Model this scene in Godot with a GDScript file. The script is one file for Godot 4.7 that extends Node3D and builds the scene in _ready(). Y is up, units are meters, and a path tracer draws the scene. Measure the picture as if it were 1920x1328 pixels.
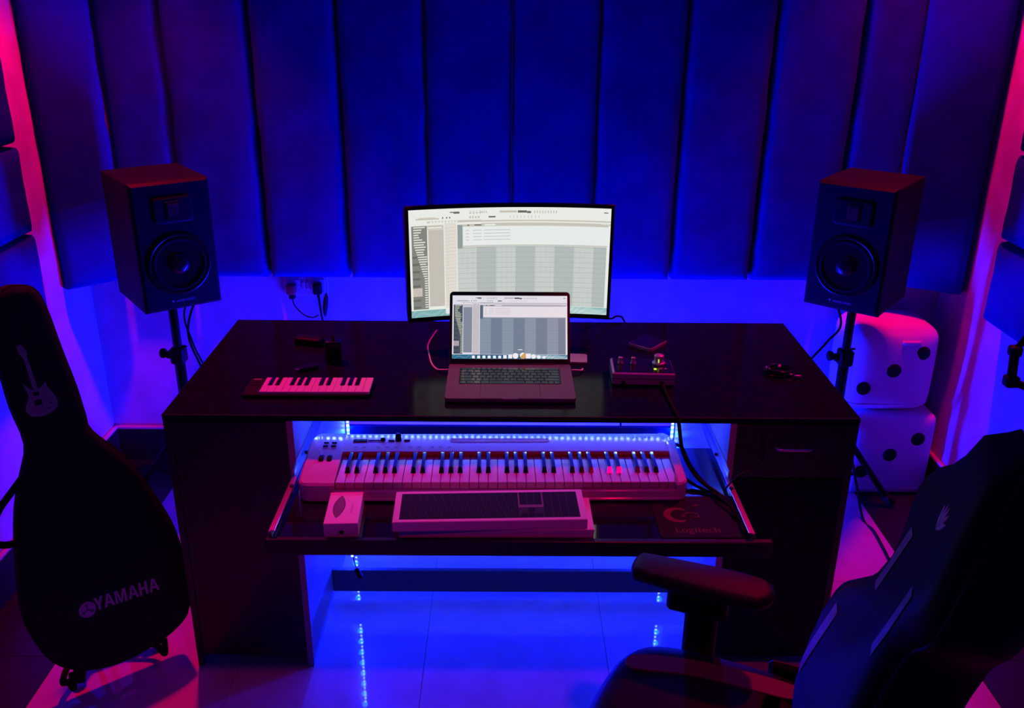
extends Node3D
# A small music studio at night: glossy dark desk, blue LED tape, red ceiling lamps, padded walls.

var M := {}
var cache := {}
var font: SystemFont
var bold: SystemFont
var rng := RandomNumberGenerator.new()
const DESK_Y := 0.807
const TRAY_Y := 0.645
const BLUE := Color(0.0, 0.005, 1.0)
const RED := Color(1.0, 0.0, 0.055)

func _ready() -> void:
	rng.seed = 7
	# ---- camera
	var cam := Camera3D.new()
	cam.name = "camera"
	cam.fov = rad_to_deg(2.0 * atan(664.0 / 1715.66))
	cam.near = 0.05
	cam.far = 60.0
	var by := Basis(Vector3.UP, -0.0075739)
	var bx := Basis(Vector3.RIGHT, -0.382452)
	var bz := Basis(Vector3.BACK, 0.0092466)
	cam.transform = Transform3D(by * bx * bz, Vector3(-0.01776, 1.83375, 2.12299))
	add_child(cam)
	cam.current = true
	# ---- environment: a closed room at night, nothing but its lamps
	var env := Environment.new()
	env.background_mode = Environment.BG_COLOR
	env.background_color = Color.BLACK
	env.tonemap_mode = Environment.TONE_MAPPER_LINEAR
	env.tonemap_exposure = 1.0
	env.sdfgi_enabled = true
	env.ssao_enabled = true
	env.ssil_enabled = true
	var we := WorldEnvironment.new()
	we.name = "environment"
	we.environment = env
	add_child(we)
	# ---- lamps: red ceiling lamps and blue LED tape (their fittings are built further down)
	make_materials()
	red_lamp(Vector3(-1.12, 2.5, -0.82), Vector3(-0.06, -0.97, 0.16), 43.0, 4.0, "round red ceiling spot over the speaker beside the guitar bag")
	red_lamp(Vector3(1.35, 2.5, -0.97), Vector3(-0.10, -0.97, 0.22), 41.0, 3.9, "round red ceiling spot over the speaker beside the dice stools")
	red_lamp(Vector3(0.55, 2.5, 1.3), Vector3(-0.45, -1.85, -1.1), 22.0, 0.6, "round red ceiling spot aimed at the keyboard tray")
	led_tape_under_top(0.0017)
	led_tape_upright(-0.556, 0.024, "upright blue LED tape inside the plain pedestal of the desk")
	led_tape_upright(0.556, 0.024, "upright blue LED tape inside the drawer pedestal of the desk")
	led_tape_back(0.42)
	# ---- the room
	build_room()
	build_acoustic_panels()
	# ---- the things
	build_desk()
	build_chair()
	build_gig_bag()
	build_speaker("studio monitor speaker on its stand next to the guitar bag", Vector3(-1.19, 0.822, -0.915), 37.0, 0.29)
	build_speaker("studio monitor speaker on its stand in front of the dice stools", Vector3(1.21, 0.822, -0.93), -38.5, 0.28)
	build_stand("black tripod speaker stand between desk and guitar bag", Vector3(-1.187, 0, -0.918), -1.0)
	build_stand("black tripod speaker stand between desk and dice stools", Vector3(1.208, 0, -0.934), 1.0)
	build_dice()
	build_monitor()
	build_laptop()
	build_midi_keyboard()
	build_mini_keyboard()
	build_interface()
	build_boxes()
	build_small_things()
	build_cables()
	build_wall_socket()
	build_boom_arm()

# ------------------------------------------------------------------ materials
func lin(r: float, g: float, b: float) -> Color:
	return Color(r, g, b).linear_to_srgb()

func mat(c: Color, rough := 0.6, metal := 0.0, spec := 0.5) -> StandardMaterial3D:
	var m := StandardMaterial3D.new()
	m.albedo_color = c
	m.roughness = rough
	m.metallic = metal
	m.metallic_specular = spec
	return m

func noise_tex(freq: float, lo: Color, hi: Color, sd: int, size := 512, kind := FastNoiseLite.TYPE_SIMPLEX_SMOOTH, oct := 4) -> NoiseTexture2D:
	var n := FastNoiseLite.new()
	n.noise_type = kind
	n.frequency = freq
	n.seed = sd
	n.fractal_octaves = oct
	var t := NoiseTexture2D.new()
	t.width = size
	t.height = size
	t.seamless = true
	t.noise = n
	var g := Gradient.new()
	g.set_color(0, lo)
	g.set_color(1, hi)
	t.color_ramp = g
	return t

func textured(m: StandardMaterial3D, t: Texture2D, scale: float, bump: Texture2D = null, cm := 0.0, world := true) -> StandardMaterial3D:
	m.uv1_triplanar = true
	m.uv1_world_triplanar = world
	m.uv1_scale = Vector3.ONE * scale
	if t:
		m.albedo_texture = t
	if bump:
		m.heightmap_enabled = true
		m.heightmap_texture = bump
		m.heightmap_scale = cm
	return m

func glow(c: Color, k: float) -> StandardMaterial3D:
	var m := mat(Color.BLACK, 0.5)
	m.emission_enabled = true
	m.emission = c
	m.emission_energy_multiplier = k
	return m

func make_materials() -> void:
	font = SystemFont.new()
	font.font_names = PackedStringArray(["Droid Sans"])
	bold = SystemFont.new()
	bold.font_names = PackedStringArray(["Droid Sans"])
	bold.font_weight = 700
	var weave := noise_tex(0.16, Color(0.35, 0.35, 0.35), Color(1, 1, 1), 3, 512, FastNoiseLite.TYPE_VALUE, 2)
	var soft := noise_tex(0.012, Color(0.86, 0.86, 0.86), Color(1, 1, 1), 5)
	var marble := noise_tex(0.02, Color(0.9, 0.9, 0.9), Color(1, 1, 1), 9)
	var speck := noise_tex(0.22, Color(0.5, 0.5, 0.5), Color(1, 1, 1), 12, 512, FastNoiseLite.TYPE_CELLULAR, 1)
	var plaster := noise_tex(0.05, Color(0.3, 0.3, 0.3), Color(0.8, 0.8, 0.8), 21)
	var grain := noise_tex(0.03, Color(0.75, 0.75, 0.75), Color(1, 1, 1), 31)
	M.wall = textured(mat(lin(0.52, 0.54, 0.66), 0.75, 0, 0.3), soft, 0.9, plaster, 0.06)
	M.ceiling = mat(lin(0.40, 0.42, 0.55), 0.9)
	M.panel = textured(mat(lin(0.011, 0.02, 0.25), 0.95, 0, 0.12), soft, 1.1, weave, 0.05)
	M.tile = textured(mat(lin(0.62, 0.58, 0.56), 0.03, 0, 0.5), marble, 0.7)
	M.grout = mat(lin(0.3, 0.28, 0.27), 0.9)
	M.granite = textured(mat(lin(0.035, 0.03, 0.032), 0.35, 0, 0.4), speck, 2.2)
	M.fillet = mat(lin(0.45, 0.42, 0.4), 0.8)
	M.laminate = textured(mat(lin(0.009, 0.009, 0.028), 0.16, 0, 0.14), grain, 1.3)  # blue in this black paints in a hazy blue veil
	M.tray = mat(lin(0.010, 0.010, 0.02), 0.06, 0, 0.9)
	M.laminate_front = textured(mat(lin(0.012, 0.012, 0.034), 0.3, 0, 0.4), grain, 1.3)  # blue veil put into the colour here too
	M.desk_inner = mat(lin(0.30, 0.29, 0.30), 0.4, 0, 0.45)  # inner sides paled to look lit and brighten the tray reflection
	M.melamine = mat(lin(0.5, 0.49, 0.47), 0.5)
	M.rail = mat(lin(0.07, 0.07, 0.08), 0.4)
	M.edge = mat(lin(0.10, 0.08, 0.08), 0.3)  # lighter tone for the highlight painted on the desk front edge
	M.steel = mat(lin(0.55, 0.56, 0.58), 0.28, 1.0)
	M.black = mat(lin(0.008, 0.008, 0.011), 0.5, 0, 0.25)
	M.black_gloss = mat(lin(0.01, 0.01, 0.012), 0.16, 0, 0.4)
	M.black_soft = textured(mat(lin(0.018, 0.018, 0.024), 0.85, 0, 0.2), null, 8.0, weave, 0.03)
	M.vinyl = mat(lin(0.007, 0.007, 0.012), 0.6, 0, 0.25)
	M.rubber = mat(lin(0.012, 0.012, 0.012), 0.9, 0, 0.2)
	M.leather = textured(mat(lin(0.007, 0.007, 0.009), 0.62, 0, 0.18), null, 9.0, weave, 0.02, false)
	M.accent = mat(lin(0.10, 0.03, 0.035), 0.55, 0, 0.35)
	M.accent_light = mat(lin(0.13, 0.13, 0.16), 0.5, 0, 0.4)
	M.white_plastic = mat(lin(0.55, 0.54, 0.53), 0.09)
	M.panel_plastic = mat(lin(0.55, 0.54, 0.53), 0.13)
	M.white_key = mat(lin(0.72, 0.71, 0.69), 0.25)
	M.dimmed_white_key = mat(lin(0.48, 0.46, 0.43), 0.25)  # white key colour darkened to stand for shading under the desk top
	M.black_key = mat(lin(0.008, 0.008, 0.009), 0.07)
	M.felt = mat(lin(0.5, 0.02, 0.03), 0.95, 0, 0.1)
	M.white_card = mat(lin(0.68, 0.68, 0.67), 0.5, 0, 0.3)
	M.white_cloth = textured(mat(lin(0.72, 0.7, 0.7), 0.6, 0, 0.35), null, 6.0, weave, 0.02, false)
	M.print_grey = mat(lin(0.3, 0.29, 0.29), 0.8, 0, 0.2)
	M.print_white = mat(lin(0.55, 0.53, 0.53), 0.7, 0, 0.25)
	M.space_grey = mat(lin(0.10, 0.10, 0.13), 0.55, 0.0, 0.3)
	M.alu = mat(lin(0.42, 0.41, 0.42), 0.4, 0.5)
	M.white_cable = mat(lin(0.6, 0.6, 0.6), 0.5)
	M.mat_print = mat(lin(0.16, 0.05, 0.06), 0.8, 0, 0.2)
	M.red_plastic = mat(lin(0.4, 0.04, 0.04), 0.4)
	M.led = glow(Color(0.62, 0.8, 1.0), 20.0)
	M.led_close = glow(Color(0.55, 0.74, 1.0), 34.0)
	M.led_back = glow(BLUE.linear_to_srgb(), 2.0)
	M.red_glow = glow(RED.linear_to_srgb(), 4.0)
	M.green_led = glow(Color(0.85, 0.95, 0.3), 1.0)
	M.tape = mat(lin(0.5, 0.5, 0.5), 0.5)

# ------------------------------------------------------------------ nodes
func put(n: Node, parent: Node = null) -> Node:
	(parent if parent else self).add_child(n, true)
	return n

func thing(called: String, label: String, category: String, at := Vector3.ZERO, turn := 0.0, group := "") -> Node3D:
	var o := Node3D.new()
	o.name = numbered(called)
	o.position = at
	o.rotation.y = turn
	tag(o, label, category, group)
	add_child(o)
	return o

var taken := {}
func numbered(called: String) -> String:
	var k: int = taken.get(called, 0)
	taken[called] = k + 1
	return called if k == 0 else "%s_%03d" % [called, k]

func tag(o: Node, label: String, category: String, group := "") -> void:
	o.set_meta("label", label)
	o.set_meta("category", category)
	if group:
		o.set_meta("group", group)

func obj(called: String, mesh: Mesh, m: Material, parent: Node = null, at := Vector3.ZERO) -> MeshInstance3D:
	var o := MeshInstance3D.new()
	o.name = numbered(called) if parent == null else called
	o.mesh = mesh
	o.material_override = m
	o.position = at
	put(o, parent)
	return o

func struct(called: String, mesh: Mesh, m: Material, at := Vector3.ZERO) -> MeshInstance3D:
	var o := obj(called, mesh, m, null, at)
	o.set_meta("kind", "structure")
	return o

func begin(smooth := false) -> SurfaceTool:
	var st := SurfaceTool.new()
	st.begin(Mesh.PRIMITIVE_TRIANGLES)
	st.set_smooth_group(0 if smooth else -1)
	return st

func done(st: SurfaceTool) -> ArrayMesh:
	st.generate_normals()
	return st.commit()

# ------------------------------------------------------------------ shapes (corners given anticlockwise from outside)
func tri(st: SurfaceTool, a: Vector3, b: Vector3, c: Vector3) -> void:
	st.add_vertex(a)
	st.add_vertex(c)
	st.add_vertex(b)

func quad(st: SurfaceTool, a: Vector3, b: Vector3, c: Vector3, d: Vector3) -> void:
	tri(st, a, b, c)
	tri(st, a, c, d)

func facing(st: SurfaceTool, p: Array, centre: Vector3) -> void:
	var n: Vector3 = (p[1] - p[0]).cross(p[2] - p[0])
	var mid := Vector3.ZERO
	for v in p:
		mid += v
	mid /= p.size()
	if n.dot(mid - centre) < 0.0:
		p.reverse()
	for i in range(1, p.size() - 1):
		tri(st, p[0], p[i], p[i + 1])

func add_box(st: SurfaceTool, c: Vector3, s: Vector3, bevel := 0.0, xf := Transform3D()) -> void:
	var h := s / 2
	var b := minf(bevel, minf(h.x, minf(h.y, h.z)) * 0.98)
	var o := xf * c
	var pt := func(sx: int, sy: int, sz: int, axis: int) -> Vector3:
		var v := h - Vector3(b, b, b)
		v[axis] = h[axis]
		return xf * (c + v * Vector3(sx, sy, sz))
	for axis in 3:
		for s1 in [-1, 1]:
			var f := []
			for q in [[-1, -1], [1, -1], [1, 1], [-1, 1]]:
				var sg := [0, 0, 0]
				sg[axis] = s1
				sg[(axis + 1) % 3] = q[0]
				sg[(axis + 2) % 3] = q[1]
				f.append(pt.call(sg[0], sg[1], sg[2], axis))
			facing(st, f, o)
	if b <= 0.0:
		return
	for axis in 3:
		for q in [[-1, -1], [1, -1], [1, 1], [-1, 1]]:
			var a1 := (axis + 1) % 3
			var a2 := (axis + 2) % 3
			var lo := [0, 0, 0]
			lo[axis] = -1
			lo[a1] = q[0]
			lo[a2] = q[1]
			var hi := lo.duplicate()
			hi[axis] = 1
			facing(st, [pt.call(lo[0], lo[1], lo[2], a1), pt.call(hi[0], hi[1], hi[2], a1), pt.call(hi[0], hi[1], hi[2], a2), pt.call(lo[0], lo[1], lo[2], a2)], o)
	for sx in [-1, 1]:
		for sy in [-1, 1]:
			for sz in [-1, 1]:
				facing(st, [pt.call(sx, sy, sz, 0), pt.call(sx, sy, sz, 1), pt.call(sx, sy, sz, 2)], o)

func box(s: Vector3, bevel := 0.0) -> ArrayMesh:
	var key := "box%.4f,%.4f,%.4f,%.4f" % [s.x, s.y, s.z, bevel]
	if not cache.has(key):
		var st := begin()
		add_box(st, Vector3.ZERO, s, bevel)
		cache[key] = done(st)
	return cache[key]

func boxes(list: Array, bevel := 0.0) -> ArrayMesh:   # [[centre, size], ...] joined
	var st := begin()
	for b in list:
		add_box(st, b[0], b[1], bevel)
	return done(st)

func curve(pts: Array, per := 6) -> Array:
	var out := []
	for i in pts.size() - 1:
		var p0: Vector3 = pts[maxi(i - 1, 0)]
		var p1: Vector3 = pts[i]
		var p2: Vector3 = pts[i + 1]
		var p3: Vector3 = pts[mini(i + 2, pts.size() - 1)]
		for k in per:
			out.append(p1.cubic_interpolate(p2, p0, p3, float(k) / per))
	out.append(pts[-1])
	return out

func add_tube(st: SurfaceTool, pts: Array, r: float, sides := 8, r_end := -1.0) -> void:
	var rings := []
	var side := Vector3.ZERO
	for i in pts.size():
		var d: Vector3 = (pts[mini(i + 1, pts.size() - 1)] - pts[maxi(i - 1, 0)]).normalized()
		if side == Vector3.ZERO:
			side = d.cross(Vector3.UP if absf(d.y) < 0.9 else Vector3.RIGHT).normalized()
		side = (side - d * side.dot(d)).normalized()
		var up := d.cross(side)
		var rr := r if r_end < 0.0 else lerpf(r, r_end, float(i) / (pts.size() - 1))
		var ring := []
		for k in sides:
			var a := TAU * k / sides
			ring.append(pts[i] + (side * cos(a) + up * sin(a)) * rr)
		rings.append(ring)
	for i in rings.size() - 1:
		for k in sides:
			var k2 := (k + 1) % sides
			quad(st, rings[i][k], rings[i][k2], rings[i + 1][k2], rings[i + 1][k])
	for k in range(1, sides - 1):
		tri(st, rings[0][0], rings[0][k + 1], rings[0][k])
		tri(st, rings[-1][0], rings[-1][k], rings[-1][k + 1])

func tube(pts: Array, r: float, sides := 8, r_end := -1.0) -> ArrayMesh:
	var st := begin(true)
	add_tube(st, pts, r, sides, r_end)
	return done(st)

func add_lathe(st: SurfaceTool, prof: Array, seg := 24, xf := Transform3D()) -> void:   # prof: Vector2(radius, y), bottom to top
	for i in prof.size() - 1:
		for k in seg:
			var a := TAU * k / seg
			var b := TAU * (k + 1) / seg
			var p := func(j: int, t: float) -> Vector3: return xf * Vector3(cos(t) * prof[j].x, prof[j].y, -sin(t) * prof[j].x)
			quad(st, p.call(i, a), p.call(i, b), p.call(i + 1, b), p.call(i + 1, a))

func lathe(prof: Array, seg := 24, smooth := false, xf := Transform3D()) -> ArrayMesh:
	var st := begin(smooth)
	add_lathe(st, prof, seg, xf)
	return done(st)

func ring_of(outline: PackedVector2Array, inset: float) -> PackedVector2Array:
	var out := PackedVector2Array()
	var n := outline.size()
	for i in n:
		var e1 := (outline[i] - outline[(i + n - 1) % n]).normalized()
		var e2 := (outline[(i + 1) % n] - outline[i]).normalized()
		var nrm := (Vector2(e1.y, -e1.x) + Vector2(e2.y, -e2.x)).normalized()
		out.append(outline[i] - nrm * inset)
	return out

func add_puff(st: SurfaceTool, outline: PackedVector2Array, rings: Array, xf := Transform3D()) -> void:   # rings: Vector2(inset, z) back to front; outline anticlockwise from +z
	if Geometry2D.is_polygon_clockwise(outline):
		outline.reverse()
	var n := outline.size()
	var all := []
	for r in rings:
		var row := []
		for p in ring_of(outline, r.x):
			row.append(xf * Vector3(p.x, p.y, r.y))
		all.append(row)
	for k in all.size() - 1:
		for i in n:
			var j := (i + 1) % n
			quad(st, all[k][i], all[k][j], all[k + 1][j], all[k + 1][i])
	var ix := Geometry2D.triangulate_polygon(outline)
	for t in range(0, ix.size(), 3):
		var a: Vector2 = outline[ix[t]]
		var flip := (outline[ix[t + 1]] - a).cross(outline[ix[t + 2]] - a) < 0.0
		var b := ix[t + 2] if flip else ix[t + 1]
		var c := ix[t + 1] if flip else ix[t + 2]
		tri(st, all[-1][ix[t]], all[-1][b], all[-1][c])
		tri(st, all[0][ix[t]], all[0][c], all[0][b])

func puff(outline: PackedVector2Array, rings: Array, smooth := false, xf := Transform3D()) -> ArrayMesh:
	var st := begin(smooth)
	add_puff(st, outline, rings, xf)
	return done(st)

func round_rect(w: float, h: float, r: float, seg := 5) -> PackedVector2Array:
	var out := PackedVector2Array()
	for q in 4:
		var c := Vector2((w / 2 - r) * [1, -1, -1, 1][q], (h / 2 - r) * [1, 1, -1, -1][q])
		for k in seg + 1:
			var a := PI / 2 * (q + float(k) / seg)
			out.append(c + Vector2(cos(a), sin(a)) * r)
	return out

func smooth_loop(p: PackedVector2Array, per := 4) -> PackedVector2Array:
	var out := PackedVector2Array()
	var n := p.size()
	for i in n:
		for k in per:
			out.append(p[i].cubic_interpolate(p[(i + 1) % n], p[(i + n - 1) % n], p[(i + 2) % n], float(k) / per))
	return out

func add_round_cube(st: SurfaceTool, half: Vector3, r: float, bulge := 0.0, n := 12) -> void:
	for axis in 3:
		for sg in [-1.0, 1.0]:
			var grid := []
			for i in n + 1:
				var row := []
				for j in n + 1:
					var p := Vector3.ZERO
					p[axis] = sg
					p[(axis + 1) % 3] = sin((2.0 * i / n - 1.0) * PI / 2)
					p[(axis + 2) % 3] = sin((2.0 * j / n - 1.0) * PI / 2)
					var v := p * half
					var q := v.clamp(-(half - Vector3(r, r, r)), half - Vector3(r, r, r))
					var d := (v - q).normalized()
					var w := q + d * r
					var soft := (1.0 - p[(axis + 1) % 3] * p[(axis + 1) % 3]) * (1.0 - p[(axis + 2) % 3] * p[(axis + 2) % 3])
					w[axis] += sg * bulge * soft
					row.append(w)
				grid.append(row)
			for i in n:
				for j in n:
					if sg > 0:
						quad(st, grid[i][j], grid[i + 1][j], grid[i + 1][j + 1], grid[i][j + 1])
					else:
						quad(st, grid[i][j], grid[i][j + 1], grid[i + 1][j + 1], grid[i + 1][j])

func round_cube(half: Vector3, r: float, bulge := 0.0, n := 12) -> ArrayMesh:
	var st := begin(true)
	add_round_cube(st, half, r, bulge, n)
	return done(st)

func words(text: String, height: float, depth := 0.001, heavy := false) -> TextMesh:
	var t := TextMesh.new()
	t.text = text
	t.font = bold if heavy else font
	t.font_size = 48
	t.pixel_size = height / 35.0
	t.depth = depth
	return t

# ------------------------------------------------------------------ lamps
func red_lamp(at: Vector3, aim: Vector3, cone: float, energy: float, label: String) -> void:
	var t := thing("ceiling_lamp", label, "lamp", at, 0.0)
	obj("housing", lathe([Vector2(0, 0.05), Vector2(0.09, 0.05), Vector2(0.09, 0.035), Vector2(0.07, 0.02), Vector2(0.07, 0.005), Vector2(0.062, 0.005), Vector2(0.062, 0.02)], 32), M.tape, t)
	obj("diffuser", lathe([Vector2(0, 0.014), Vector2(0.06, 0.014), Vector2(0.06, 0.02), Vector2(0, 0.02)], 32), M.red_glow, t)
	var a := SpotLight3D.new()
	a.name = "red_light"
	a.spot_angle = cone
	a.spot_angle_attenuation = 0.5
	a.spot_attenuation = 2.0
	a.spot_range = 8.0
	a.light_size = 0.05
	a.light_color = RED.linear_to_srgb()
	a.light_energy = energy
	a.shadow_enabled = true
	a.position = Vector3(0, -0.06, 0)
	a.basis = Basis.looking_at(aim.normalized(), Vector3.BACK)
	put(a, t)

func led_light(t: Node3D, at: Vector3, energy: float) -> void:
	var l := OmniLight3D.new()
	l.name = "blue_light"
	l.light_color = BLUE.linear_to_srgb()
	l.light_energy = energy
	l.light_size = 0.01
	l.omni_range = 6.0
	l.omni_attenuation = 2.0
	l.shadow_enabled = true
	l.position = at
	put(l, t)

func led_tape_under_top(energy: float) -> void:
	var t := thing("led_strip", "blue LED tape stuck under the desk top above the white keyboard", "LED strip", Vector3(0, 0.7858, -0.137))
	obj("tape", box(Vector3(1.11, 0.002, 0.011)), M.tape, t, Vector3(0, -0.001, 0))
	var dot := box(Vector3(0.0075, 0.003, 0.0075), 0.001)
	for i in 66:
		var x := -0.5417 + i / 60.0
		obj("led", dot, M.led_close, t, Vector3(x, -0.0035, 0))
		if i % 3 == 1:   # one light source stands for three diodes
			led_light(t, Vector3(x, -0.016, 0), energy * 3.0)

func led_tape_upright(x: float, energy: float, label: String) -> void:
	var t := thing("led_strip", label, "LED strip", Vector3(x, 0.08, -0.693))
	obj("tape", box(Vector3(0.011, 0.70, 0.002)), M.tape, t, Vector3(0, 0.35, 0))
	var dot := box(Vector3(0.0065, 0.0065, 0.003), 0.001)
	for i in 41:
		obj("led", dot, M.led, t, Vector3(0, 0.02 + i / 60.0, 0.0025))
		if i % 3 == 1:
			led_light(t, Vector3(0, 0.02 + i / 60.0, 0.016), energy * 3.0)

func led_tape_back(energy: float) -> void:
	var t := thing("led_strip", "blue LED tape lying along the floor behind the desk", "LED strip", Vector3(0, 0, -1.0))
	obj("tape", box(Vector3(1.06, 0.003, 0.012)), M.led_back, t, Vector3(0, 0.0015, 0))
	for i in 9:
		led_light(t, Vector3(-0.48 + i * 0.12, 0.03, 0), energy * 2.0)

# ------------------------------------------------------------------ room
const XL := -1.617
const XR := 1.66
const ZB := -1.25
const ZF := 2.9
const TOP := 2.55

func build_room() -> void:
	var wx := XR - XL
	var cx := (XR + XL) / 2
	var wz := ZF - ZB
	var cz := (ZF + ZB) / 2
	struct("wall_back", box(Vector3(wx + 0.2, TOP, 0.1)), M.wall, Vector3(cx, TOP / 2, ZB - 0.05))
	struct("wall_front", box(Vector3(wx + 0.2, TOP, 0.1)), M.wall, Vector3(cx, TOP / 2, ZF + 0.05))
	struct("wall_left", box(Vector3(0.1, TOP, wz)), M.wall, Vector3(XL - 0.05, TOP / 2, cz))
	struct("wall_right", box(Vector3(0.1, TOP, wz)), M.wall, Vector3(XR + 0.05, TOP / 2, cz))
	struct("ceiling", box(Vector3(wx + 0.2, 0.1, wz + 0.2)), M.ceiling, Vector3(cx, TOP + 0.05, cz))
	# floor: mortar bed, pale polished tiles, a dark granite border along the walls
	var fl := struct("floor", box(Vector3(wx + 0.2, 0.1, wz + 0.2)), M.grout, Vector3(cx, -0.0535, cz))
	var x0 := -1.318
	var x1 := 1.355
	var z0 := -1.02
	var nx := 5
	var sx := (x1 - x0) / nx
	var sz := 0.60
	var tile := box(Vector3(sx - 0.0016, 0.01, sz - 0.0016), 0.0006)
	for i in nx:
		for j in 7:
			if z0 + j * sz < ZF:
				var ln := minf(sz, ZF - (z0 + j * sz))
				obj("tile", tile if ln == sz else box(Vector3(sx - 0.0016, 0.01, ln - 0.0016), 0.0006), M.tile, fl, Vector3(x0 + (i + 0.5) * sx, -0.005, z0 + j * sz + ln / 2) - fl.position)
	for side in [[XL, x0], [x1, XR]]:
		for j in 4:
			obj("border_slab", box(Vector3(side[1] - side[0] - 0.002, 0.01, 0.978), 0.0006), M.granite, fl, Vector3((side[0] + side[1]) / 2, -0.005, z0 + 0.49 + j * 0.98) - fl.position)
	for i in 3:
		var w := wx / 3
		obj("border_slab", box(Vector3(w - 0.002, 0.01, z0 - ZB - 0.002), 0.0006), M.granite, fl, Vector3(XL + (i + 0.5) * w, -0.005, (ZB + z0) / 2) - fl.position)
	# skirting: dark stone with a pale mortar ledge on top
	var sk := [["baseboard_back", Vector3(cx, 0, ZB + 0.009), Vector3(wx, 0, 0.018)], ["baseboard_left", Vector3(XL + 0.009, 0, cz), Vector3(0.018, 0, wz)], ["baseboard_right", Vector3(XR - 0.009, 0, cz), Vector3(0.018, 0, wz)]]
	for b in sk:
		var o := struct(b[0], box(b[2] + Vector3(0, 0.142, 0), 0.001), M.granite, b[1] + Vector3(0, 0.071, 0))
		obj("ledge", box(b[2] + Vector3(0, 0.012, 0), 0.003), M.fillet, o, Vector3(0, 0.077, 0))

# ------------------------------------------------------------------ padded acoustic panels
func pillow(w: float, h: float, t: float, sd: int, edge := 0.032) -> ArrayMesh:   # lies in xy, corner at the origin, padded towards +z
	var nz := FastNoiseLite.new()
	nz.seed = sd
	nz.frequency = 3.2
	var st := begin(true)
	var us := [0.0, 0.004, 0.010, 0.018, edge, w * 0.3, w * 0.5, w * 0.7, w - edge, w - 0.018, w - 0.010, w - 0.004, w]
	var ny := maxi(6, int(h / 0.055))
	var vs := [0.0, 0.004, 0.010, 0.018, edge]
	for k in range(1, ny):
		vs.append(lerpf(edge, h - edge, float(k) / ny))
	vs.append_array([h - edge, h - 0.018, h - 0.010, h - 0.004, h])
	var g := []
	for v in vs:
		var row := []
		for u in us:
			var d := minf(minf(u, w - u), minf(v, h - v))
			var k := 1.0 - clampf(d / edge, 0.0, 1.0)
			var z := t * (0.55 + 0.45 * sqrt(maxf(0.0, 1.0 - k * k))) if d > 0.0 else 0.0
			var wob := nz.get_noise_2d(u * 1.5, v) * 0.006
			var off := Vector3(nz.get_noise_2d(5.0, v * 1.7) * 0.006 if (u < edge or u > w - edge) and d > 0.0 else 0.0, 0, wob if d > 0.0 else 0.0)
			row.append(Vector3(u, v, z) + off)
		g.append(row)
	for j in vs.size() - 1:
		for i in us.size() - 1:
			quad(st, g[j][i], g[j][i + 1], g[j + 1][i + 1], g[j + 1][i])
	var e := Vector3(w, 0, 0)
	var f := Vector3(0, h, 0)
	quad(st, Vector3.ZERO, f, e + f, e)
	return done(st)

func build_acoustic_panels() -> void:
	var h := 1.70
	for i in 10:
		var x := -1.505 + i * 0.3015
		var w := 0.294 if i > 0 and i < 9 else (0.212 if i == 0 else 0.204)
		var o := obj("acoustic_panel", pillow(w, h, 0.075, 40 + i), M.panel, null, Vector3(x + (0.082 if i == 0 else 0.0), 0.805, ZB))
		var nth: String = ["first", "second", "third", "fourth", "fifth"][i if i < 5 else 9 - i]
		tag(o, "tall upright padded panel behind the desk, %s from the %s corner" % [nth, "guitar bag" if i < 5 else "dice stool"], "acoustic panel", "upright panels behind the desk")
	# corner traps
	var ends := [[Vector3(XL + 0.03, 0.802, -1.01), Vector3(-1.415, 0.802, -1.165), "tall padded panel across the room corner behind the guitar bag"], [Vector3(1.388, 0.802, -1.15), Vector3(XR - 0.03, 0.802, -1.02), "tall padded panel across the room corner above the dice stools"]]
	for k in 2:
		var a: Vector3 = ends[k][0]
		var b: Vector3 = ends[k][1]
		var d := (b - a)
		var o := obj("acoustic_panel", pillow(d.length(), h, 0.085, 60 + k), M.panel, null, a)
		o.rotation.y = atan2(-d.z, d.x)
		o.position = a - o.basis.z * 0.08
		tag(o, ends[k][2], "acoustic panel")
	# side walls: wide panels stacked one above another
	var hs := [0.802, 1.081, 1.364, 1.641, 1.92, 2.2]
	for s in 2:
		for j in 6:
			var o := obj("acoustic_panel", pillow(1.25, 0.276, 0.085, 80 + s * 10 + j, 0.04), M.panel, null)
			o.rotation.y = PI / 2 if s == 0 else -PI / 2
			o.position = Vector3(XL, hs[j], -0.775 + 1.25) if s == 0 else Vector3(XR, hs[j], -0.775)
			var where: String = ["the guitar bag wall", "the dice stool wall"][s]
			var nth: String = ["lowest", "second up", "third up", "fourth up", "fifth up", "topmost"][j]
			tag(o, "wide padded panel, %s of its stack on %s" % [nth, where], "acoustic panel", "stacked panels on " + where)

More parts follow.
